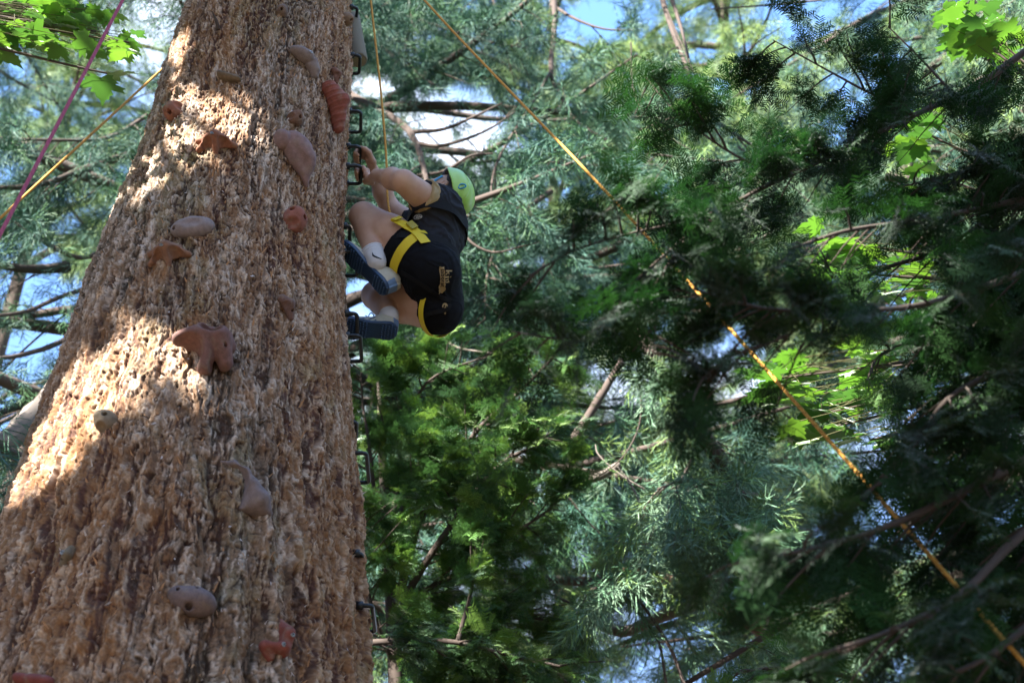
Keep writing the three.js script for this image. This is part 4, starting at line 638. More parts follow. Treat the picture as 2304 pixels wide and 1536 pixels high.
// ---------------------------------------------------------------- unseen leafy crown shading trunk and climber, its gaps shaped to lay the sun patches
{
  const R = rng(501), o = thing('shade_maple', 'unseen maple crown overhead, its gaps shaped to cast the dappled shade', 'tree'), crown = new Crown();
  const lit = [[400, 80, 16, 55], [515, 55, 24, 22], [472, 98, 22, 24], [632, 108, 10, 20], [520, 235, 46, 38], [595, 265, 22, 22], [537, 348, 30, 17], [597, 395, 9, 16], [425, 220, 28, 14], [293, 475, 24, 28], [380, 507, 34, 20], [300, 705, 42, 28], [372, 800, 46, 62], [285, 825, 56, 46], [200, 880, 92, 76], [110, 1010, 42, 78], [40, 1130, 24, 48], [472, 905, 34, 30], [700, 12, 22, 16], [240, 620, 14, 26], [668, 468, 12, 8]];
  const ex = V(0, 1, 0).cross(SUN).normalize(), ey = V().crossVectors(SUN, ex), uv = p => [p.dot(ex), p.dot(ey)];
  const holes = []; for (const [x, y, a, b] of lit) { const h = trunkHit(x, y); if (!h) continue; const p = trunkPoint(...h), [u, v] = uv(p), k = pixelOf(p)[2] / F; const hx = trunkHit(x + 4, y) || h, hy = trunkHit(x, y + 4) || h, ux = uv(trunkPoint(...hx)), uy = uv(trunkPoint(...hy)); // the patch carried over to the plane across the sun's rays
    holes.push([u, v, (ux[0] - u) / 4 * a, (ux[1] - v) / 4 * a, (uy[0] - u) / 4 * b, (uy[1] - v) / 4 * b]); }
  const inHole = (u, v) => { for (const [hu, hv, ax, ay, bx, by] of holes) { const du = u - hu, dv = v - hv, det = ax * by - ay * bx; if (Math.abs(det) < 1e-7) continue; const s = (du * by - dv * bx) / det, t = (dv * ax - du * ay) / det; if (s * s + t * t < 1.0 + 0.5 * noise(u * 9, v * 9, 4)) return true; } return false; };
  const sunny = [[1890, 545, 3.7], [1780, 860, 3.8], [1870, 930, 3.8], [2090, 300, 3.9], [2200, 70, 3.9], [2040, 620, 3.8], [70, 50, 3.4], [240, 130, 3.4]].map(a => uv(P(...a)));
  const c0 = uv(trunkPoint(0.2, 4.6)), col = new THREE.Color();
  let n = 0;
  for (let i = 0; i < 38000; i++) {
    const near = i < 25000, side = i < 33000, du = near ? -1.05 + 2.5 * R() : side ? 1 + 4 * R() : -4 + 4 * R(), dv = near ? -2.7 + 4.5 * R() : (R() * 2 - 1) * (side ? 2.6 : 2.5), u = c0[0] + du, v = c0[1] + dv, t = 5.0 + 2.2 * R() + (near ? 0 : 1.5), size = (near ? 0.08 : 0.17) * (0.7 + 0.6 * R());
    const core = du > -1.0 && du < 1.35 && dv > -2.6 && dv < 1.8, e = near ? 0.075 : 0.16;
    if (inHole(u, v) || inHole(u + e, v) || inHole(u - e, v) || inHole(u, v + e) || inHole(u, v - e)) continue;
    if (sunny.some(q => Math.hypot(q[0] - u, q[1] - v) < 0.34)) continue;
    if (!core && noise(u * 0.8, v * 0.8, 40) + 0.5 * noise(u * 2.3, v * 2.3, 41) > (du > 0 ? 0.22 : -0.5)) continue;
    const p = ex.clone().multiplyScalar(u).addScaledVector(ey, v), base = SUN.clone().multiplyScalar(t + V(-1.1, 4.6, -3.6).dot(SUN)); p.add(base);
    if (inView(p, 120)) continue;
    const k = 0.8 + 0.5 * R(); col.setRGB(0.11 * k, 0.24 * k, 0.03 * k);
    crown.put(p, V(R() - 0.5, (R() - 0.5) * 0.6, R() - 0.5), size, R() * 6.3, col.clone(), V(SUN.x + 0.7 * (R() - 0.5), SUN.y + 0.7 * (R() - 0.5), SUN.z + 0.7 * (R() - 0.5))); n++;
  }
  const tp = [V(-7.0, 0, -2.4), V(-6.9, 3, -2.3), V(-6.7, 6, -2.1), V(-6.2, 9.5, -1.8), V(-5.8, 12, -1.6)];
  part('trunk', tube(tp, [0.34, 0.28, 0.24, 0.17, 0.08], 12, 0.15), paleBark, o);
  for (let i = 0; i < 40; i++) { const a = tp[2].clone().lerp(tp[4], i / 40), d = crown.m[Math.floor(R() * crown.m.length)], e = V(d.elements[12], d.elements[13], d.elements[14]); let blocks = a.distanceTo(e) > 6; for (let k = 0; k <= 30; k++) { const q = uv(a.clone().lerp(e, k / 30)); if (inHole(q[0], q[1])) blocks = true; } if (blocks) continue; part('limb', tube(curve([a, a.clone().lerp(e, 0.5).add(V(0, 0.3, 0)), e], 8), [0.07, 0.06, 0.055, 0.05, 0.04, 0.034, 0.026, 0.018, 0.01].slice(0, 9), 6, 0.15), paleBark, o); }
  crown.build(o, leafGeos.slice(0, 2), mat(1, 1, 1, 0.92, { transmission: 0.3, thickness: 0, side: THREE.DoubleSide }));
}

// ---------------------------------------------------------------- the wood goes on behind the viewer and shuts out the low sky
[[-11, 0.5, 601, 'conifer standing behind the viewer to the left'], [-4.5, 10.5, 602, 'conifer standing straight behind the viewer'], [4, 8.5, 603, 'conifer standing behind the viewer to the right'], [9.5, 2, 604, 'conifer standing at the viewer\'s right hand'], [8.5, -4.5, 605, 'conifer standing just outside the right edge'], [-9, -5, 606, 'conifer standing just outside the left edge']].forEach(([x, z, seed, label]) => {
  const R = rng(seed), o = thing('surrounding_conifer', label, 'tree', 'conifers of the surrounding wood'), crown = new Crown();
  o.position.set(x, 0, z); part('trunk', tube([V(0, 0, 0), V(0.1, 4, 0), V(0, 9, 0.1), V(0, 15, 0)], [0.4, 0.32, 0.22, 0.05], 10, 0.15), slimBark, o);
  for (let i = 0; i < 26; i++) { const h = 0.8 + 12.5 * (i + R()) / 26, a = R() * 6.283, L = (3.4 - 0.17 * h) * (0.8 + 0.4 * R()), d = V(Math.sin(a), 0, Math.cos(a)), e = V(d.x * L, h - 0.35 * L, d.z * L), q = curve([V(0, h, 0), V(d.x * L * 0.5, h - 0.05 * L, d.z * L * 0.5), e], 6); part('limb', tube(q, [0.06, 0.055, 0.045, 0.035, 0.028, 0.02, 0.012], 5), slimBark, o);
    for (let k = 0; k < 60; k++) { const t = 0.15 + 0.85 * R(), p = q[Math.min(6, Math.floor(t * 6.99))].clone().add(V((R() - 0.5) * 0.9, (R() - 0.5) * 0.5, (R() - 0.5) * 0.9)); crown.put(p, V(d.x + (R() - 0.5) * 1.6, -0.4 + (R() - 0.5), d.z + (R() - 0.5) * 1.6), 0.9 * (0.7 + 0.6 * R()), R() * 6.3, bluish(R, p)); } }
  const clear = crown.m.filter(m => { const p = V(m.elements[12] + x, m.elements[13], m.elements[14] + z), q = V(-1.1, 4.6, -3.6).sub(p), c = V().crossVectors(q, SUN).length(); return !inView(p, 500) && c > 2.6; }); crown.c.length = clear.length; crown.m = clear;
  crown.build(o, feathers, bluishLeaf);
});

// ---------------------------------------------------------------- the climber
const person = thing('person', 'climber in black shirt and shorts and a lime green helmet on the trunk', 'person');
{
  const mid = (a, b, t) => a.clone().lerp(b, t);
  const rA = rungs[3], rB = rungs[4], barA = mid(rA.near, rA.far, 0.5), barB = mid(rB.near, rB.far, 0.5);
  const J = {
    pelvis: P(970, 628, 4.12), waist: P(970, 568, 4.12), chest: P(984, 510, 4.12), neck: P(1000, 470, 4.115), head: P(1000, 438, 4.11),
    shL: P(984, 465, 4.0), elL: P(908, 408, 3.835), wrL: P(846, 394, 3.99), shR: P(955, 520, 4.25), elR: P(876, 468, 4.30), wrR: P(838, 378, 4.15),
    hipL: P(948, 590, 4.05), knL: P(818, 486, 4.065), anL: P(846, 586, 4.02), hipR: P(983, 692, 4.20), knR: P(845, 664, 4.34), anR: P(874, 710, 4.20),
  };
  if (false) for (const [a, b] of [['shL', 'elL'], ['elL', 'wrL'], ['shR', 'elR'], ['elR', 'wrR'], ['hipL', 'knL'], ['knL', 'anL'], ['hipR', 'knR'], ['knR', 'anR'], ['neck', 'pelvis']]) console.log(a, b, J[a].distanceTo(J[b]).toFixed(3));
  // ---- head axes: looking up past the raised arms, so the crown points backwards
  const crownD = V(0.92, 0.32, 0.22).normalize(), faceD = V(-0.42, 0.90, -0.10).addScaledVector(crownD, 0).normalize(); faceD.addScaledVector(crownD, -faceD.dot(crownD)).normalize(); const leftD = V().crossVectors(crownD, faceD).normalize(); if (leftD.z < 0) leftD.negate();
  const hp = (f, c, l) => J.head.clone().addScaledVector(faceD, f).addScaledVector(crownD, c).addScaledVector(leftD, l);
  // ---- hands: [bar middle, wrist, which side the thumb lies on]
  function hand(bar, wrist, axis, k) { // axis: along the bar towards the thumb
    const l = [], add = (pts, rs) => { for (let i = 0; i + 1 < pts.length; i++) l.push(capsule(pts[i], pts[i + 1], rs[i], rs[i + 1])); };
    const w = wrist.clone().sub(bar), out = w.clone().addScaledVector(axis, -w.dot(axis)).normalize(), up = V().crossVectors(out, axis).normalize(); if (up.y < 0) up.negate();
    const at = (o, u, a) => bar.clone().addScaledVector(out, o).addScaledVector(up, u).addScaledVector(axis, a);
    const off = [0.027, 0.009, -0.009, -0.026], len = [0.94, 1.04, 1, 0.84];
    off.forEach((a, i) => { const q = len[i]; add([at(0.040, 0.014, a * 0.95), at(0.014, 0.026 * q, a), at(-0.016 * q, 0.016 * q, a), at(-0.019 * q, -0.012 * q, a), at(-0.002, -0.022 * q, a)], [0.0105, 0.0098, 0.0092, 0.0088, 0.0078]); });
    for (const a of [0.026, 0.009, -0.009, -0.025]) l.push(capsule(at(0.040, 0.012, a * 0.95), mid(at(0.07, -0.002, a * 0.7), wrist, 0.35), 0.0115, 0.013));
    l.push(capsule(at(0.045, -0.006, 0.0), wrist, 0.017, 0.023));
    add([mid(at(0.06, -0.012, 0.024), wrist, 0.2), at(0.046, -0.004, 0.046), at(0.024, 0.004, 0.052), at(0.002, 0.012, 0.047)], [0.015, 0.0125, 0.011, 0.009]);
    return union(l, 0.007);
  }
  const toward = rB.near.clone().sub(rB.far).normalize();
  const handL = hand(barB, J.wrL, toward), handR = hand(barA, J.wrR, toward);
  // ---- skin
  const arms = [
    union([capsule(J.shL, J.elL, 0.058, 0.048), capsule(mid(J.shL, J.elL, 0.25).add(V(0, -0.006, 0)), mid(J.shL, J.elL, 0.7).add(V(0, -0.008, 0)), 0.058, 0.053), capsule(J.elL, mid(J.elL, J.wrL, 0.4), 0.045, 0.046), capsule(mid(J.elL, J.wrL, 0.4), J.wrL, 0.046, 0.029)], 0.03),
    union([capsule(J.shR, J.elR, 0.056, 0.046), capsule(J.elR, mid(J.elR, J.wrR, 0.4), 0.043, 0.043), capsule(mid(J.elR, J.wrR, 0.4), J.wrR, 0.043, 0.026)], 0.03)];
  const leg = (h, k, a, back) => union([union([capsule(h, mid(h, k, 0.55), 0.106, 0.096), capsule(mid(h, k, 0.55), k, 0.096, 0.066)], 0.03), union([capsule(k, mid(k, a, 0.34).add(back), 0.062, 0.066), capsule(mid(k, a, 0.34).add(back), a, 0.066, 0.037), capsule(mid(k, a, 0.05), mid(k, a, 0.9), 0.052, 0.037)], 0.03)], 0.010);
  const legL = leg(J.hipL, J.knL, J.anL, V(0.022, 0, -0.006)), legR = leg(J.hipR, J.knR, J.anR, V(0.026, 0, 0.01));
  const across = (c, half, z = 1) => [c.clone().add(V(0, 0, half)), c.clone().add(V(0, 0, -half))];
  const torso = union([capsule(J.shL, J.shR, 0.062, 0.062), capsule(...across(mid(J.chest, J.neck, 0.08), 0.085), 0.088, 0.088), capsule(...across(J.waist, 0.062), 0.082, 0.082), capsule(...across(J.pelvis, 0.07), 0.106, 0.106), capsule(J.chest, J.waist, 0.10, 0.082)], 0.07);
  const skull = union([ellipsoid(hp(0, 0.012, 0), [0.098, 0.092, 0.074], [faceD, crownD, leftD]), ellipsoid(hp(0.028, -0.045, 0), [0.066, 0.062, 0.056], [faceD, crownD, leftD]), capsule(hp(0.092, 0.0, 0), hp(0.108, -0.026, 0), 0.008, 0.014), capsule(hp(0.082, -0.058, -0.02), hp(0.082, -0.058, 0.02), 0.012, 0.012), capsule(hp(-0.02, -0.05, 0), J.neck, 0.05, 0.054)], 0.028);
  const eyes = union([ellipsoid(hp(0.092, 0.008, 0.03), [0.012, 0.012, 0.016], [faceD, crownD, leftD]), ellipsoid(hp(0.092, 0.008, -0.03), [0.012, 0.012, 0.016], [faceD, crownD, leftD])]);
  const ear = s => { const c = hp(-0.012, 0.010, s * 0.078), f = ellipsoid(c, [0.021, 0.031, 0.011], [faceD, crownD, leftD]), h = ellipsoid(hp(-0.006, 0.010, s * 0.090), [0.011, 0.018, 0.009], [faceD, crownD, leftD]); return (x, y, z) => smax(f(x, y, z), -h(x, y, z), 0.006); };
  const earL = ear(1), earR = ear(-1);
  const headF = (x, y, z) => { let d = smax(skull(x, y, z), -eyes(x, y, z), 0.01); d = smin(d, earL(x, y, z), 0.008); return smin(d, earR(x, y, z), 0.008); };
  const bodyF = (x, y, z) => { let d = smin(arms[0](x, y, z), arms[1](x, y, z), 0.01); const t = torso(x, y, z); d = smin(d, t, 0.04); let l = legL(x, y, z), r = legR(x, y, z); d = smin(d, Math.min(l, r), 0.03); return smin(d, skull(x, y, z), 0.02); };
  const skinTint = (x, y, z) => { const n = noise(x * 18, y * 18, z * 18), m = noise(x * 70, y * 70, z * 70), s = sstep(noise(x * 34 + 9, y * 30, z * 34), 0.46, 0.6) * 0.25; return [0.46 * (1 + 0.09 * n + 0.05 * m) - 0.12 * s, 0.28 * (1 + 0.15 * n + 0.08 * m) - 0.10 * s, 0.20 * (1 + 0.15 * n + 0.08 * m) - 0.10 * s]; };
  const skinMat = new THREE.MeshPhysicalMaterial({ vertexColors: true, roughness: 0.55, specularIntensity: 0.6 });
  const [blo, bhi] = boxOf(Object.values(J), 0.14);
  const geos = [meshSDF(bodyF, blo, bhi, 0.0085, skinTint), meshSDF(headF, ...boxOf([J.head], 0.14), 0.0045, skinTint)];
  for (const [f, bar, w] of [[handL, barB, J.wrL], [handR, barA, J.wrR]]) geos.push(meshSDF(f, ...boxOf([bar, w], 0.065), 0.0032, skinTint));
  part('body', mergeGeometries(geos), skinMat, person, 'tan skin of bare arms, legs, hands and turned-up head');
  // ---- hair, cropped at the sides, longer over the forehead
  const hairF = ellipsoid(hp(-0.004, 0.016, 0), [0.106, 0.097, 0.0795], [faceD, crownD, leftD]), fringe = union([capsule(hp(0.085, 0.05, -0.04), hp(0.105, 0.045, 0.02), 0.018, 0.014), capsule(hp(0.085, 0.055, 0.045), hp(0.104, 0.04, 0.0), 0.016, 0.012)], 0.02);
  const hair = (x, y, z) => { const dx = x - J.head.x, dy = y - J.head.y, dz = z - J.head.z, f = dx * faceD.x + dy * faceD.y + dz * faceD.z, c = dx * crownD.x + dy * crownD.y + dz * crownD.z; const line = 0.058 - c + f * 0.3 + (f > 0.055 ? (f - 0.055) * 0.4 : 0); return smin(smax(hairF(x, y, z), Math.max(line - 0.028, f - 0.088), 0.01), fringe(x, y, z), 0.015) + 0.0025 * noise(x * 160, y * 160, z * 60); };
  part('hair', meshSDF(hair, ...boxOf([J.head], 0.14), 0.005), mat(0.02, 0.015, 0.012, 0.7), person, 'short dark hair cropped at the sides');
  // ---- clothes
  const cloth = (x, y, z, k) => { const a = x * 0.55 + y * 0.83, b = x * 0.83 - y * 0.55, w = 0.5 * noise(x * 9, y * 9, z * 9); return k * (0.003 * noise(a * 7, b * 7, z * 8) - 0.009 * Math.max(0, 0.4 - Math.abs(noise(a * 26 + w * 3, b * 6, z * 8))) + 0.0025 * noise(a * 22, b * 60 + w * 3, z * 24)); };
  const half = (p, n) => (x, y, z) => (x - p.x) * n.x + (y - p.y) * n.y + (z - p.z) * n.z; // positive on n's side
  const armDir = J.elL.clone().sub(J.shL).normalize(), cuffL = mid(J.shL, J.elL, 0.46), cuffAxis = armDir, armDirR = J.elR.clone().sub(J.shR).normalize(), cuffR = mid(J.shR, J.elR, 0.42);
  const sleeveL = capsule(J.shL, J.elL, 0.068, 0.070), sleeveR = capsule(J.shR, J.elR, 0.072, 0.068), cutL = half(cuffL, armDir), cutR = half(cuffR, armDirR), hem = half(mid(J.waist, J.pelvis, 0.45), J.pelvis.clone().sub(J.waist).normalize());
  const shirtF = (x, y, z) => { const w = cloth(x, y, z, 2.2); let d = smax(torso(x, y, z) - 0.017, hem(x, y, z), 0.004); d = smin(d, smax(sleeveL(x, y, z), cutL(x, y, z), 0.006), 0.03); d = smin(d, smax(sleeveR(x, y, z), cutR(x, y, z), 0.006), 0.03); return d + w; };
  part('shirt', meshSDF(shirtF, ...boxOf([J.shL, J.shR, J.waist, J.pelvis, cuffL, cuffR], 0.14), 0.007), mat(0.02, 0.021, 0.026, 0.8, { specularIntensity: 0.2, sheen: 0.08, sheenRoughness: 0.6, sheenColor: new THREE.Color(0.12, 0.13, 0.16) }), person, 'black short-sleeved sports shirt with folds at the waist');
  const bandF = (s, c, dir, a, b, out) => { const lo = half(c.clone().addScaledVector(dir, a), dir), hi = half(c.clone().addScaledVector(dir, b), dir); return (x, y, z) => smax(smax(s(x, y, z) - out + cloth(x, y, z, 2.0), -lo(x, y, z), 0.003), hi(x, y, z), 0.003); };
  const tan = mat(0.30, 0.21, 0.095, 0.75);
  part('sleeve_band', meshSDF(bandF(sleeveL, cuffL, armDir, -0.034, 0.003, 0.009), ...boxOf([cuffL], 0.11), 0.0045), tan, person, 'tan band round the near sleeve cuff');
  part('sleeve_piping', meshSDF(bandF(sleeveL, cuffL, armDir, -0.050, -0.045, 0.010), ...boxOf([cuffL], 0.11), 0.0035), tan, person, 'thin tan stripe beside the cuff band');
  const thL = J.knL.clone().sub(J.hipL).normalize(), thR = J.knR.clone().sub(J.hipR).normalize(), endL = mid(J.hipL, J.knL, 0.33), endR = mid(J.hipR, J.knR, 0.03), sl = half(endL, thL), sr = half(endR, thR);
  const tubeL = capsule(J.hipL, J.knL, 0.119, 0.113), tubeR = capsule(J.hipR, J.knR, 0.119, 0.113), topCut = half(mid(J.waist, J.pelvis, 0.25), J.waist.clone().sub(J.pelvis).normalize());
  const shortsF = (x, y, z) => { let d = smax(smin(torso(x, y, z) - 0.005, capsulePelvis(x, y, z), 0.05), topCut(x, y, z), 0.01); d = smin(d, smax(tubeL(x, y, z), sl(x, y, z), 0.006), 0.03); d = smin(d, smax(tubeR(x, y, z), sr(x, y, z), 0.006), 0.03); return d + cloth(x, y, z, 1.0); };
  const capsulePelvis = capsule(...across(J.pelvis.clone().add(V(0.016, -0.01, -0.01)), 0.075), 0.112, 0.112);
  part('shorts', meshSDF(shortsF, ...boxOf([J.hipL, J.hipR, J.waist, J.pelvis, endL, endR], 0.15), 0.007), mat(0.0055, 0.006, 0.008, 0.8, { specularIntensity: 0.2, sheen: 0.08, sheenRoughness: 0.6, sheenColor: new THREE.Color(0.10, 0.12, 0.15) }), person, 'black sports shorts with tan print across the seat');
  const dressed = (x, y, z) => Math.min(shirtF(x, y, z), shortsF(x, y, z));
  const anything = (x, y, z) => Math.min(dressed(x, y, z), bodyF(x, y, z));
  const grad = (f, p) => { const e = 0.003; return V(f(p.x + e, p.y, p.z) - f(p.x - e, p.y, p.z), f(p.x, p.y + e, p.z) - f(p.x, p.y - e, p.z), f(p.x, p.y, p.z + e) - f(p.x, p.y, p.z - e)).normalize(); };
  const settle = (f, p, off) => { for (let i = 0; i < 6; i++) p.addScaledVector(grad(f, p), -0.8 * (f(p.x, p.y, p.z) - off)); return p; };
  const hit = (f, px, py) => { const d = dirOf(px, py).normalize(), p = V(0, EYE, 0).addScaledVector(d, 4.4); for (let i = 0; i < 90; i++) { const s = f(p.x, p.y, p.z); if (s < 0.0006) break; p.addScaledVector(d, clamp(s * 0.7, 0.0008, 0.1)); if (p.z < -4.7) return null; } return p; };
  // webbing laid round or over the body
  function webbing(pts, nors, w, thick, closed) {
    const pos = [], idx = [], n = pts.length;
    for (let i = 0; i < n; i++) { const a = pts[(i + 1) % n], b = pts[(i - 1 + n) % n], T = (closed || (i > 0 && i < n - 1)) ? a.clone().sub(b) : (i === 0 ? pts[1].clone().sub(pts[0]) : pts[n - 1].clone().sub(pts[n - 2])); T.normalize(); const s = V().crossVectors(T, nors[i]).normalize().multiplyScalar(w / 2), t = nors[i].clone().multiplyScalar(thick); for (const [a2, b2] of [[-1, 0], [1, 0], [1, 1], [-1, 1]]) pos.push(pts[i].x + s.x * a2 + t.x * b2, pts[i].y + s.y * a2 + t.y * b2, pts[i].z + s.z * a2 + t.z * b2); }
    for (let i = 0; i < (closed ? n : n - 1); i++) { const a = i * 4, b = ((i + 1) % n) * 4; for (let k = 0; k < 4; k++) { const k2 = (k + 1) % 4; idx.push(a + k, b + k, a + k2, a + k2, b + k, b + k2); } }
    if (!closed) { idx.push(0, 1, 2, 0, 2, 3); const e = (n - 1) * 4; idx.push(e, e + 2, e + 1, e, e + 3, e + 2); }
    const g = geoFrom(pos, idx).toNonIndexed(); g.computeVertexNormals(); return g;
  }
  function ring(f, c, axis, w, off, thick = 0.0025, n = 64, tilt = null) {
    const x = Math.abs(axis.y) < 0.9 ? V(0, 1, 0).cross(axis).normalize() : V(1, 0, 0).cross(axis).normalize(), y = V().crossVectors(axis, x), pts = [], nor = [];
    for (let i = 0; i < n; i++) { const a = i / n * 2 * Math.PI, d = x.clone().multiplyScalar(Math.cos(a)).addScaledVector(y, Math.sin(a)); let r = 0.02, best = 0.1; while (r < 0.24) { const p = c.clone().addScaledVector(d, r); if (f(p.x, p.y, p.z) > off) break; r += 0.002; } pts.push(c.clone().addScaledVector(d, r)); nor.push(d); }
    for (let k = 0; k < 3; k++) { const q = pts.map(p => p.clone()); for (let i = 0; i < n; i++) pts[i].copy(q[i]).multiplyScalar(0.5).addScaledVector(q[(i + 1) % n], 0.25).addScaledVector(q[(i + n - 1) % n], 0.25); }
    return webbing(pts, nor, w, thick, true);
  }
  const yellow = mat(0.60, 0.46, 0.015, 0.7), black = mat(0.007, 0.0075, 0.009, 0.7, { specularIntensity: 0.3 }), plastic = mat(0.30, 0.25, 0.02, 0.5);
  const tubeOnlyL = (x, y, z) => tubeL(x, y, z) + cloth(x, y, z, 1), tubeOnlyR = (x, y, z) => tubeR(x, y, z) + cloth(x, y, z, 1);
  part('leg_loop', ring(tubeOnlyL, mid(J.hipL, J.knL, 0.10), thL, 0.046, 0.005), yellow, person, 'yellow harness loop round the near thigh');
  part('leg_loop', ring(tubeOnlyR, mid(J.hipR, J.knR, -0.05), thR, 0.026, 0.006), yellow, person, 'yellow harness loop round the far thigh');
  const spine = J.chest.clone().sub(J.waist).normalize();
  part('chest_strap', ring(shirtF, mid(J.chest, J.waist, 0.08), V(0.02, 0.97, 0.16).normalize(), 0.05, 0.004, 0.002), black, person, 'black harness band round the chest');
  part('waist_belt', ring(dressed, mid(J.waist, J.pelvis, 0.45), spine, 0.04, 0.003, 0.002), black, person, 'black harness belt');
  
  const laid = (f, list, w, off, thick = 0.002) => { const h = list.map(([x, y, up = 0]) => { const p = hit(f, x, y); return p && settle(f, p, off + up); }).filter(Boolean), q = curve(h, 26); return webbing(q, q.map(p => grad(f, p)), w, thick, false); };
  part('strap', laid(dressed, [[905, 612], [935, 630], [968, 652], [992, 668], [1014, 676]], 0.02, 0.004), black, person);
  part('strap', laid(dressed, [[1010, 684, 0.012], [1004, 694, 0.016], [985, 700, 0.012], [968, 704, 0.006], [955, 712]], 0.018, 0.004), black, person);
  part('strap', (() => { const q = [[958, 548, 0.006], [932, 524, 0.010], [912, 510, 0.012], [888, 500, 0.016]].map(([x, y, u]) => settle(anything, hit(anything, x, y), u)), n = grad(anything, q[1]).add(grad(anything, q[2])).normalize(), c = curve(q, 16); const e = c[16], d = e.clone().sub(c[13]).normalize(); c.push(e.clone().addScaledVector(d, 0.006).addScaledVector(n, 0.004), e.clone().addScaledVector(d, 0.004).addScaledVector(n, 0.010), e.clone().addScaledVector(d, -0.02).addScaledVector(n, 0.012)); return webbing(c, c.map(() => n), 0.047, 0.003, false); })(), yellow, person, 'yellow webbing end folded over the near thigh');
  { const p = hit(anything, 925, 514), n = grad(anything, p), T = hit(anything, 940, 528).sub(p).normalize(); p.addScaledVector(n, 0.018); part('buckle', webbing([p.clone().addScaledVector(T, -0.022), p, p.clone().addScaledVector(T, 0.022)], [n, n, n], 0.032, 0.009, false), plastic, person, 'olive-yellow buckle on the leg loop'); }
  // ---- lettering
  const font = await new FontLoader().loadAsync('fonts/droid/droid_sans_bold.typeface.json');
  function print(text, f, px, py, ax, ay, size, m, name, off = 0.0025) { // ax, ay: photo direction of the baseline, to choose how the letters lie on the cloth
    const p = hit(f, px, py), n = grad(f, p), q = hit(f, px + ax * 4, py + ay * 4), b = q.clone().sub(p); b.addScaledVector(n, -b.dot(n)).normalize(); const u = V().crossVectors(n, b).normalize();
    const g = text === '[]' ? new THREE.PlaneGeometry(size, 0.023, 60, 6).translate(size / 2, 0.0105, 0) : new TextGeometry(text, { font, size, depth: 0.0004, curveSegments: 4 }), a = g.attributes.position, w = V();
    for (let i = 0; i < a.count; i++) { w.copy(p).addScaledVector(b, a.getX(i)).addScaledVector(u, a.getY(i)).addScaledVector(n, 0.01); settle(f, w, off + a.getZ(i)); a.setXYZ(i, w.x, w.y, w.z); }
    g.computeVertexNormals(); part(name, g, m, person);
  }
  print('[]', shortsF, 988, 600, 0.0, 1, 0.135, tan, 'print_bar', 0.006);
  print('laborat', shortsF, 991, 603, 0.0, 1, 0.017, black, 'lettering', 0.0078);
  print('kin', shortsF, 1003, 606, 0.0, 1, 0.036, tan, 'lettering', 0.006);
  print('er', shortsF, 998, 678, -0.35, 1, 0.036, tan, 'lettering', 0.006);
  const white = mat(0.5, 0.5, 0.5, 0.7);
  const torsoStrap = (x, y, z) => torso(x, y, z) - 0.028;
  print('PETZL', torsoStrap, 950, 484, -1, 0.05, 0.011, white, 'lettering', 0.001);
  { const p = hit(torsoStrap, 940, 488), n = grad(torsoStrap, p), b = hit(torsoStrap, 936, 488.5).sub(p); b.addScaledVector(n, -b.dot(n)).normalize(); const u = V().crossVectors(n, b), pts = []; for (let i = 0; i <= 28; i++) { const a = i / 28 * 6.2832, w = p.clone().addScaledVector(b, 0.026 * Math.cos(a)).addScaledVector(u, 0.0105 * Math.sin(a)).addScaledVector(n, 0.01); pts.push(settle(torsoStrap, w, 0.0015)); } part('emblem_ring', tube(pts, 0.0011, 5, 0, false), white, person); }
  // ---- socks and shoes
  const sockMat = mat(0.55, 0.55, 0.58, 0.9), cream = [0.46, 0.43, 0.34], navy = [0.035, 0.07, 0.15];
  function foot(an, kn, heel, toe, roll, high, mark) {
    const sd = kn.clone().sub(an).normalize(), c = capsule(an.clone().addScaledVector(sd, -0.012), kn, 0.043, 0.092), lo = half(an.clone().addScaledVector(sd, high), sd);
    const axis = sd, sockF = (x, y, z) => { const t = (x - an.x) * axis.x + (y - an.y) * axis.y + (z - an.z) * axis.z; return smax(c(x, y, z) + 0.0012 * Math.sin(t * 420) * sstep(t, 0.02, 0.035), lo(x, y, z), 0.004) + 0.0015 * noise(x * 40, y * 40, z * 40); };
    part('sock', meshSDF(sockF, ...boxOf([an], 0.1), 0.0042), sockMat, person, 'white ribbed sock');
    if (mark) { const q = curve([hit(sockF, 838, 568), hit(sockF, 839, 574), hit(sockF, 846, 578), hit(sockF, 858, 583)].filter(Boolean).map(p => settle(sockF, p, 0.001)), 14); part('sock_mark', tube(q, q.map((_, i) => 0.0035 * Math.sin(Math.PI * (0.12 + 0.88 * (1 - i / 14))) + 0.0008), 5, 0, false), mat(0.01, 0.015, 0.03, 0.8), person); }
    const X = toe.clone().sub(heel), L = X.length(); X.normalize(); const U = an.clone().sub(heel); U.addScaledVector(X, -U.dot(X)).normalize(); const W = V().crossVectors(X, U).normalize(); U.addScaledVector(W, roll).normalize(); W.crossVectors(X, U).normalize();
    const loc = (x, y, z) => { const dx = x - heel.x, dy = y - heel.y, dz = z - heel.z; return [(dx * X.x + dy * X.y + dz * X.z) / L, dx * U.x + dy * U.y + dz * U.z, dx * W.x + dy * W.y + dz * W.z]; };
    const hw = t => lerp(lerp(0.042, 0.038, sstep(t, 0.1, 0.4)), 0.052, sstep(t, 0.4, 0.72)) * Math.sqrt(Math.max(0.02, 1 - Math.pow(clamp((t - 0.72) / 0.3, 0, 1), 2.2))) * Math.sqrt(Math.max(0.02, 1 - Math.pow(clamp((0.14 - t) / 0.16, 0, 1), 2)));
    const hgt = t => lerp(lerp(0.088, 0.082, sstep(t, 0, 0.3)), 0.036, sstep(t, 0.35, 0.9)), cup = ellipsoid(heel.clone().addScaledVector(X, L * 0.16).addScaledVector(U, 0.058), [0.054, 0.052, 0.047], [X, U, W]);
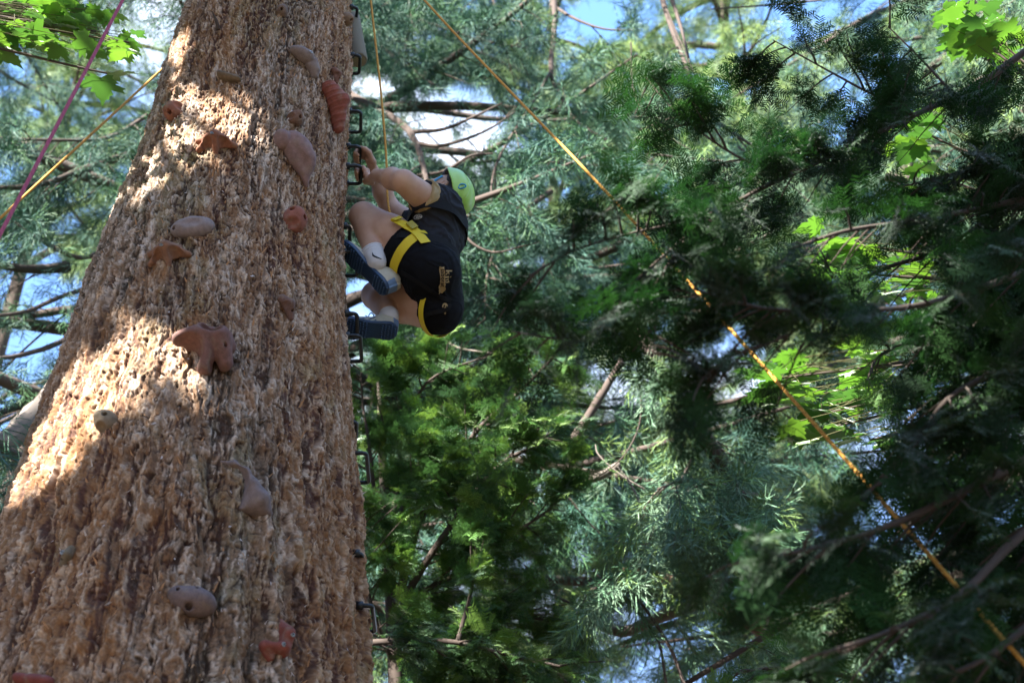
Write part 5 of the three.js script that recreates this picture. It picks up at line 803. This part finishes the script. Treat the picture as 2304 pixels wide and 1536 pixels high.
    const upperF = (x, y, z) => { const [t, u, w] = loc(x, y, z), a = hw(clamp(t, 0, 1)) * 1.0, h = hgt(t); const k = Math.sqrt((w / a) ** 2 + (Math.max(0, u - 0.012) / h) ** 2); let d = (k - 1) * Math.min(a, h); d = Math.max(d, -u + 0.014, (t - 1.0) * L, -(t + 0.02) * L); return d * 0.8; };
    const hole = capsule(an.clone().addScaledVector(sd, 0.012), kn, 0.040, 0.06);
    const shoeF = (x, y, z) => smax(smin(upperF(x, y, z), cup(x, y, z), 0.02), -hole(x, y, z) + 0.0, 0.006);
    const stripes = (x, y, z) => { const [t, u, w] = loc(x, y, z), q = (t + u * 3.2) * 1, s = ((q * 9.5) % 1 + 1) % 1, on = t > 0.34 && t < 0.66 && u > 0.026 && u < 0.068 && s < 0.42; const m = 1 + 0.1 * noise(x * 90, y * 90, z * 90); return (on ? navy : t < 0.06 && u < 0.06 ? [0.12, 0.20, 0.34] : cream).map(v => v * m); };
    const sh = new THREE.Group(); sh.name = 'shoe'; sh.userData.label = 'cream sports shoe with navy stripes and studded dark blue sole'; person.add(sh);
    const box = boxOf([heel, toe, an], 0.06);
    part('upper', meshSDF(shoeF, ...box, 0.0042, stripes), new THREE.MeshStandardMaterial({ vertexColors: true, roughness: 0.6 }), sh);
    const soleF = (x, y, z) => { const [t, u, w] = loc(x, y, z), a = hw(clamp(t, 0, 1)) + 0.004, arch = 0.003 * Math.exp(-(((t - 0.36) / 0.12) ** 2)); return smax(smax(Math.abs(w) - a, Math.max((t - 1.005) * L, -(t + 0.015) * L), 0.006), Math.max(u - 0.020 - 0.008 * sstep(t, 0.85, 1.05), arch - u), 0.005) * 0.85; };
    part('sole', meshSDF(soleF, ...box, 0.004), mat(0.014, 0.042, 0.10, 0.38), sh);
    const studs = []; for (let t = 0.03; t < 0.98; t += 0.052) for (let k = -4; k <= 4; k++) { const a = hw(t), w = (k + (Math.round(t / 0.052) % 2) * 0.5) * 0.0115; if (Math.abs(w) > a - 0.002 || (Math.abs(t - 0.36) < 0.1)) continue; const p = heel.clone().addScaledVector(X, t * L).addScaledVector(W, w); studs.push(tube([p.clone().addScaledVector(U, 0.004), p.clone().addScaledVector(U, -0.005)], [0.0046, 0.0034], 6)); }
    const st = part('tread_studs', mergeGeometries(studs), mat(0.03, 0.07, 0.15, 0.3), sh); st.userData.kind = 'stuff';
    const lp = heel.clone().addScaledVector(X, L * 0.40).addScaledVector(U, 0.083), bl = []; for (const s of [-1, 1]) { const q = []; for (let i = 0; i <= 12; i++) { const a = i / 12 * 6.283; q.push(lp.clone().addScaledVector(W, s * (0.016 - 0.016 * Math.cos(a))).addScaledVector(X, 0.011 * Math.sin(a)).addScaledVector(U, 0.010 * Math.sin(a * 0.5))); } bl.push(tube(q, 0.0024, 5, 0, false)); bl.push(tube(curve([lp, lp.clone().addScaledVector(W, s * 0.02).addScaledVector(X, 0.02), lp.clone().addScaledVector(W, s * 0.035).addScaledVector(X, 0.03).addScaledVector(U, -0.02)], 6), 0.0022, 5, 0, false)); }
    for (let k = 0; k < 4; k++) { const t = 0.46 + k * 0.07, u = hgt(t) * 1.0 + 0.012; bl.push(tube(curve([heel.clone().addScaledVector(X, L * t).addScaledVector(W, -0.018).addScaledVector(U, u - 0.008), heel.clone().addScaledVector(X, L * t).addScaledVector(U, u), heel.clone().addScaledVector(X, L * t).addScaledVector(W, 0.018).addScaledVector(U, u - 0.008)], 6), 0.0022, 5, 0, false)); }
    part('laces', mergeGeometries(bl), mat(0.02, 0.13, 0.27, 0.7), sh);
  }
  foot(J.anL, J.knL, P(866, 656, 4.05), P(764, 552, 4.035), 0.75, 0.062, true);
  foot(J.anR, J.knR, P(892, 748, 4.19), P(752, 738, 4.13), 0.2, 0.004, false);
  // ---- helmet
  const hc = hp(-0.010, 0.045, 0), dome = ellipsoid(hc, [0.124, 0.092, 0.104], [faceD, crownD, leftD]), inner = ellipsoid(hc, [0.117, 0.085, 0.097], [faceD, crownD, leftD]);
  const H = (x, y, z) => { const dx = x - hc.x, dy = y - hc.y, dz = z - hc.z; return [dx * faceD.x + dy * faceD.y + dz * faceD.z, dx * crownD.x + dy * crownD.y + dz * crownD.z, dx * leftD.x + dy * leftD.y + dz * leftD.z]; };
  const slots = []; for (const s of [-1, 1]) for (const f of [-0.055, -0.005, 0.045]) { const a = hp(f - 0.020, 0.130, s * 0.05), b = hp(f + 0.012, 0.130, s * 0.053); slots.push(capsule(a, b, 0.009, 0.009)); }
  const slot = union(slots), helmetF = (x, y, z) => { const [f, c, l] = H(x, y, z), rim = 0.010 - 0.22 * Math.max(0, -f - 0.02) + 0.06 * Math.max(0, f); const flare = 0.006 * sstep(c, rim + 0.03, rim); let d = smax(dome(x, y, z) - flare - 0.003 * sstep(Math.abs(Math.abs(l) - 0.05), 0.012, 0.0), -(inner(x, y, z)), 0.003); d = smax(d, rim - c, 0.004); return smax(d, -slot(x, y, z), 0.003); };
  const hel = new THREE.Group(); hel.name = 'helmet'; hel.userData.label = 'lime green climbing helmet with dark vents'; person.add(hel);
  part('shell', meshSDF(helmetF, ...boxOf([hc], 0.15), 0.0036), mat(0.30, 0.52, 0.075, 0.38, { clearcoat: 0.25, clearcoatRoughness: 0.3 }), hel);
  part('liner', meshSDF((x, y, z) => { const [f, c, l] = H(x, y, z); return smax(smax(inner(x, y, z) + 0.002, -(inner(x, y, z) + 0.010), 0.002), 0.018 - 0.2 * Math.max(0, -f) - c, 0.003); }, ...boxOf([hc], 0.15), 0.0045), mat(0.014, 0.015, 0.016, 0.8), hel);
  const blue = mat(0.02, 0.24, 0.42, 0.5), tip = hp(-0.075, 0.095, 0.075), rp = []; const nrm = leftD.clone().addScaledVector(faceD, -0.25).addScaledVector(crownD, 0.15).normalize(), e1 = faceD.clone().addScaledVector(nrm, -faceD.dot(nrm)).normalize(), e2 = V().crossVectors(nrm, e1); const tp2 = settle(helmetF, tip.clone().addScaledVector(nrm, 0.02), 0.003);
  for (let i = 0; i <= 24; i++) { const a = i / 24 * 6.2832; rp.push(tp2.clone().addScaledVector(e1, 0.011 * Math.cos(a)).addScaledVector(e2, 0.017 * Math.sin(a) * (1 - 0.3 * Math.cos(a)))); }
  part('clip_ring', tube(rp, 0.0036, 6, 0, false), blue, hel, 'bright blue lamp clip ring');
  { const a = hp(0.055, 0.028, 0.078), b = hp(0.036, -0.03, 0.076), c = hp(0.02, -0.085, 0.05), q = curve([a, b, c], 12); part('chin_strap', webbing(q.map(p => settle(headF, p, 0.003)), q.map(p => grad(headF, p)), 0.017, 0.002, false), blue, hel, 'bright blue chin strap'); }
}

scene.traverse(o => { if (o.isMesh) o.castShadow = o.receiveShadow = true; });
renderer.render(scene, camera);
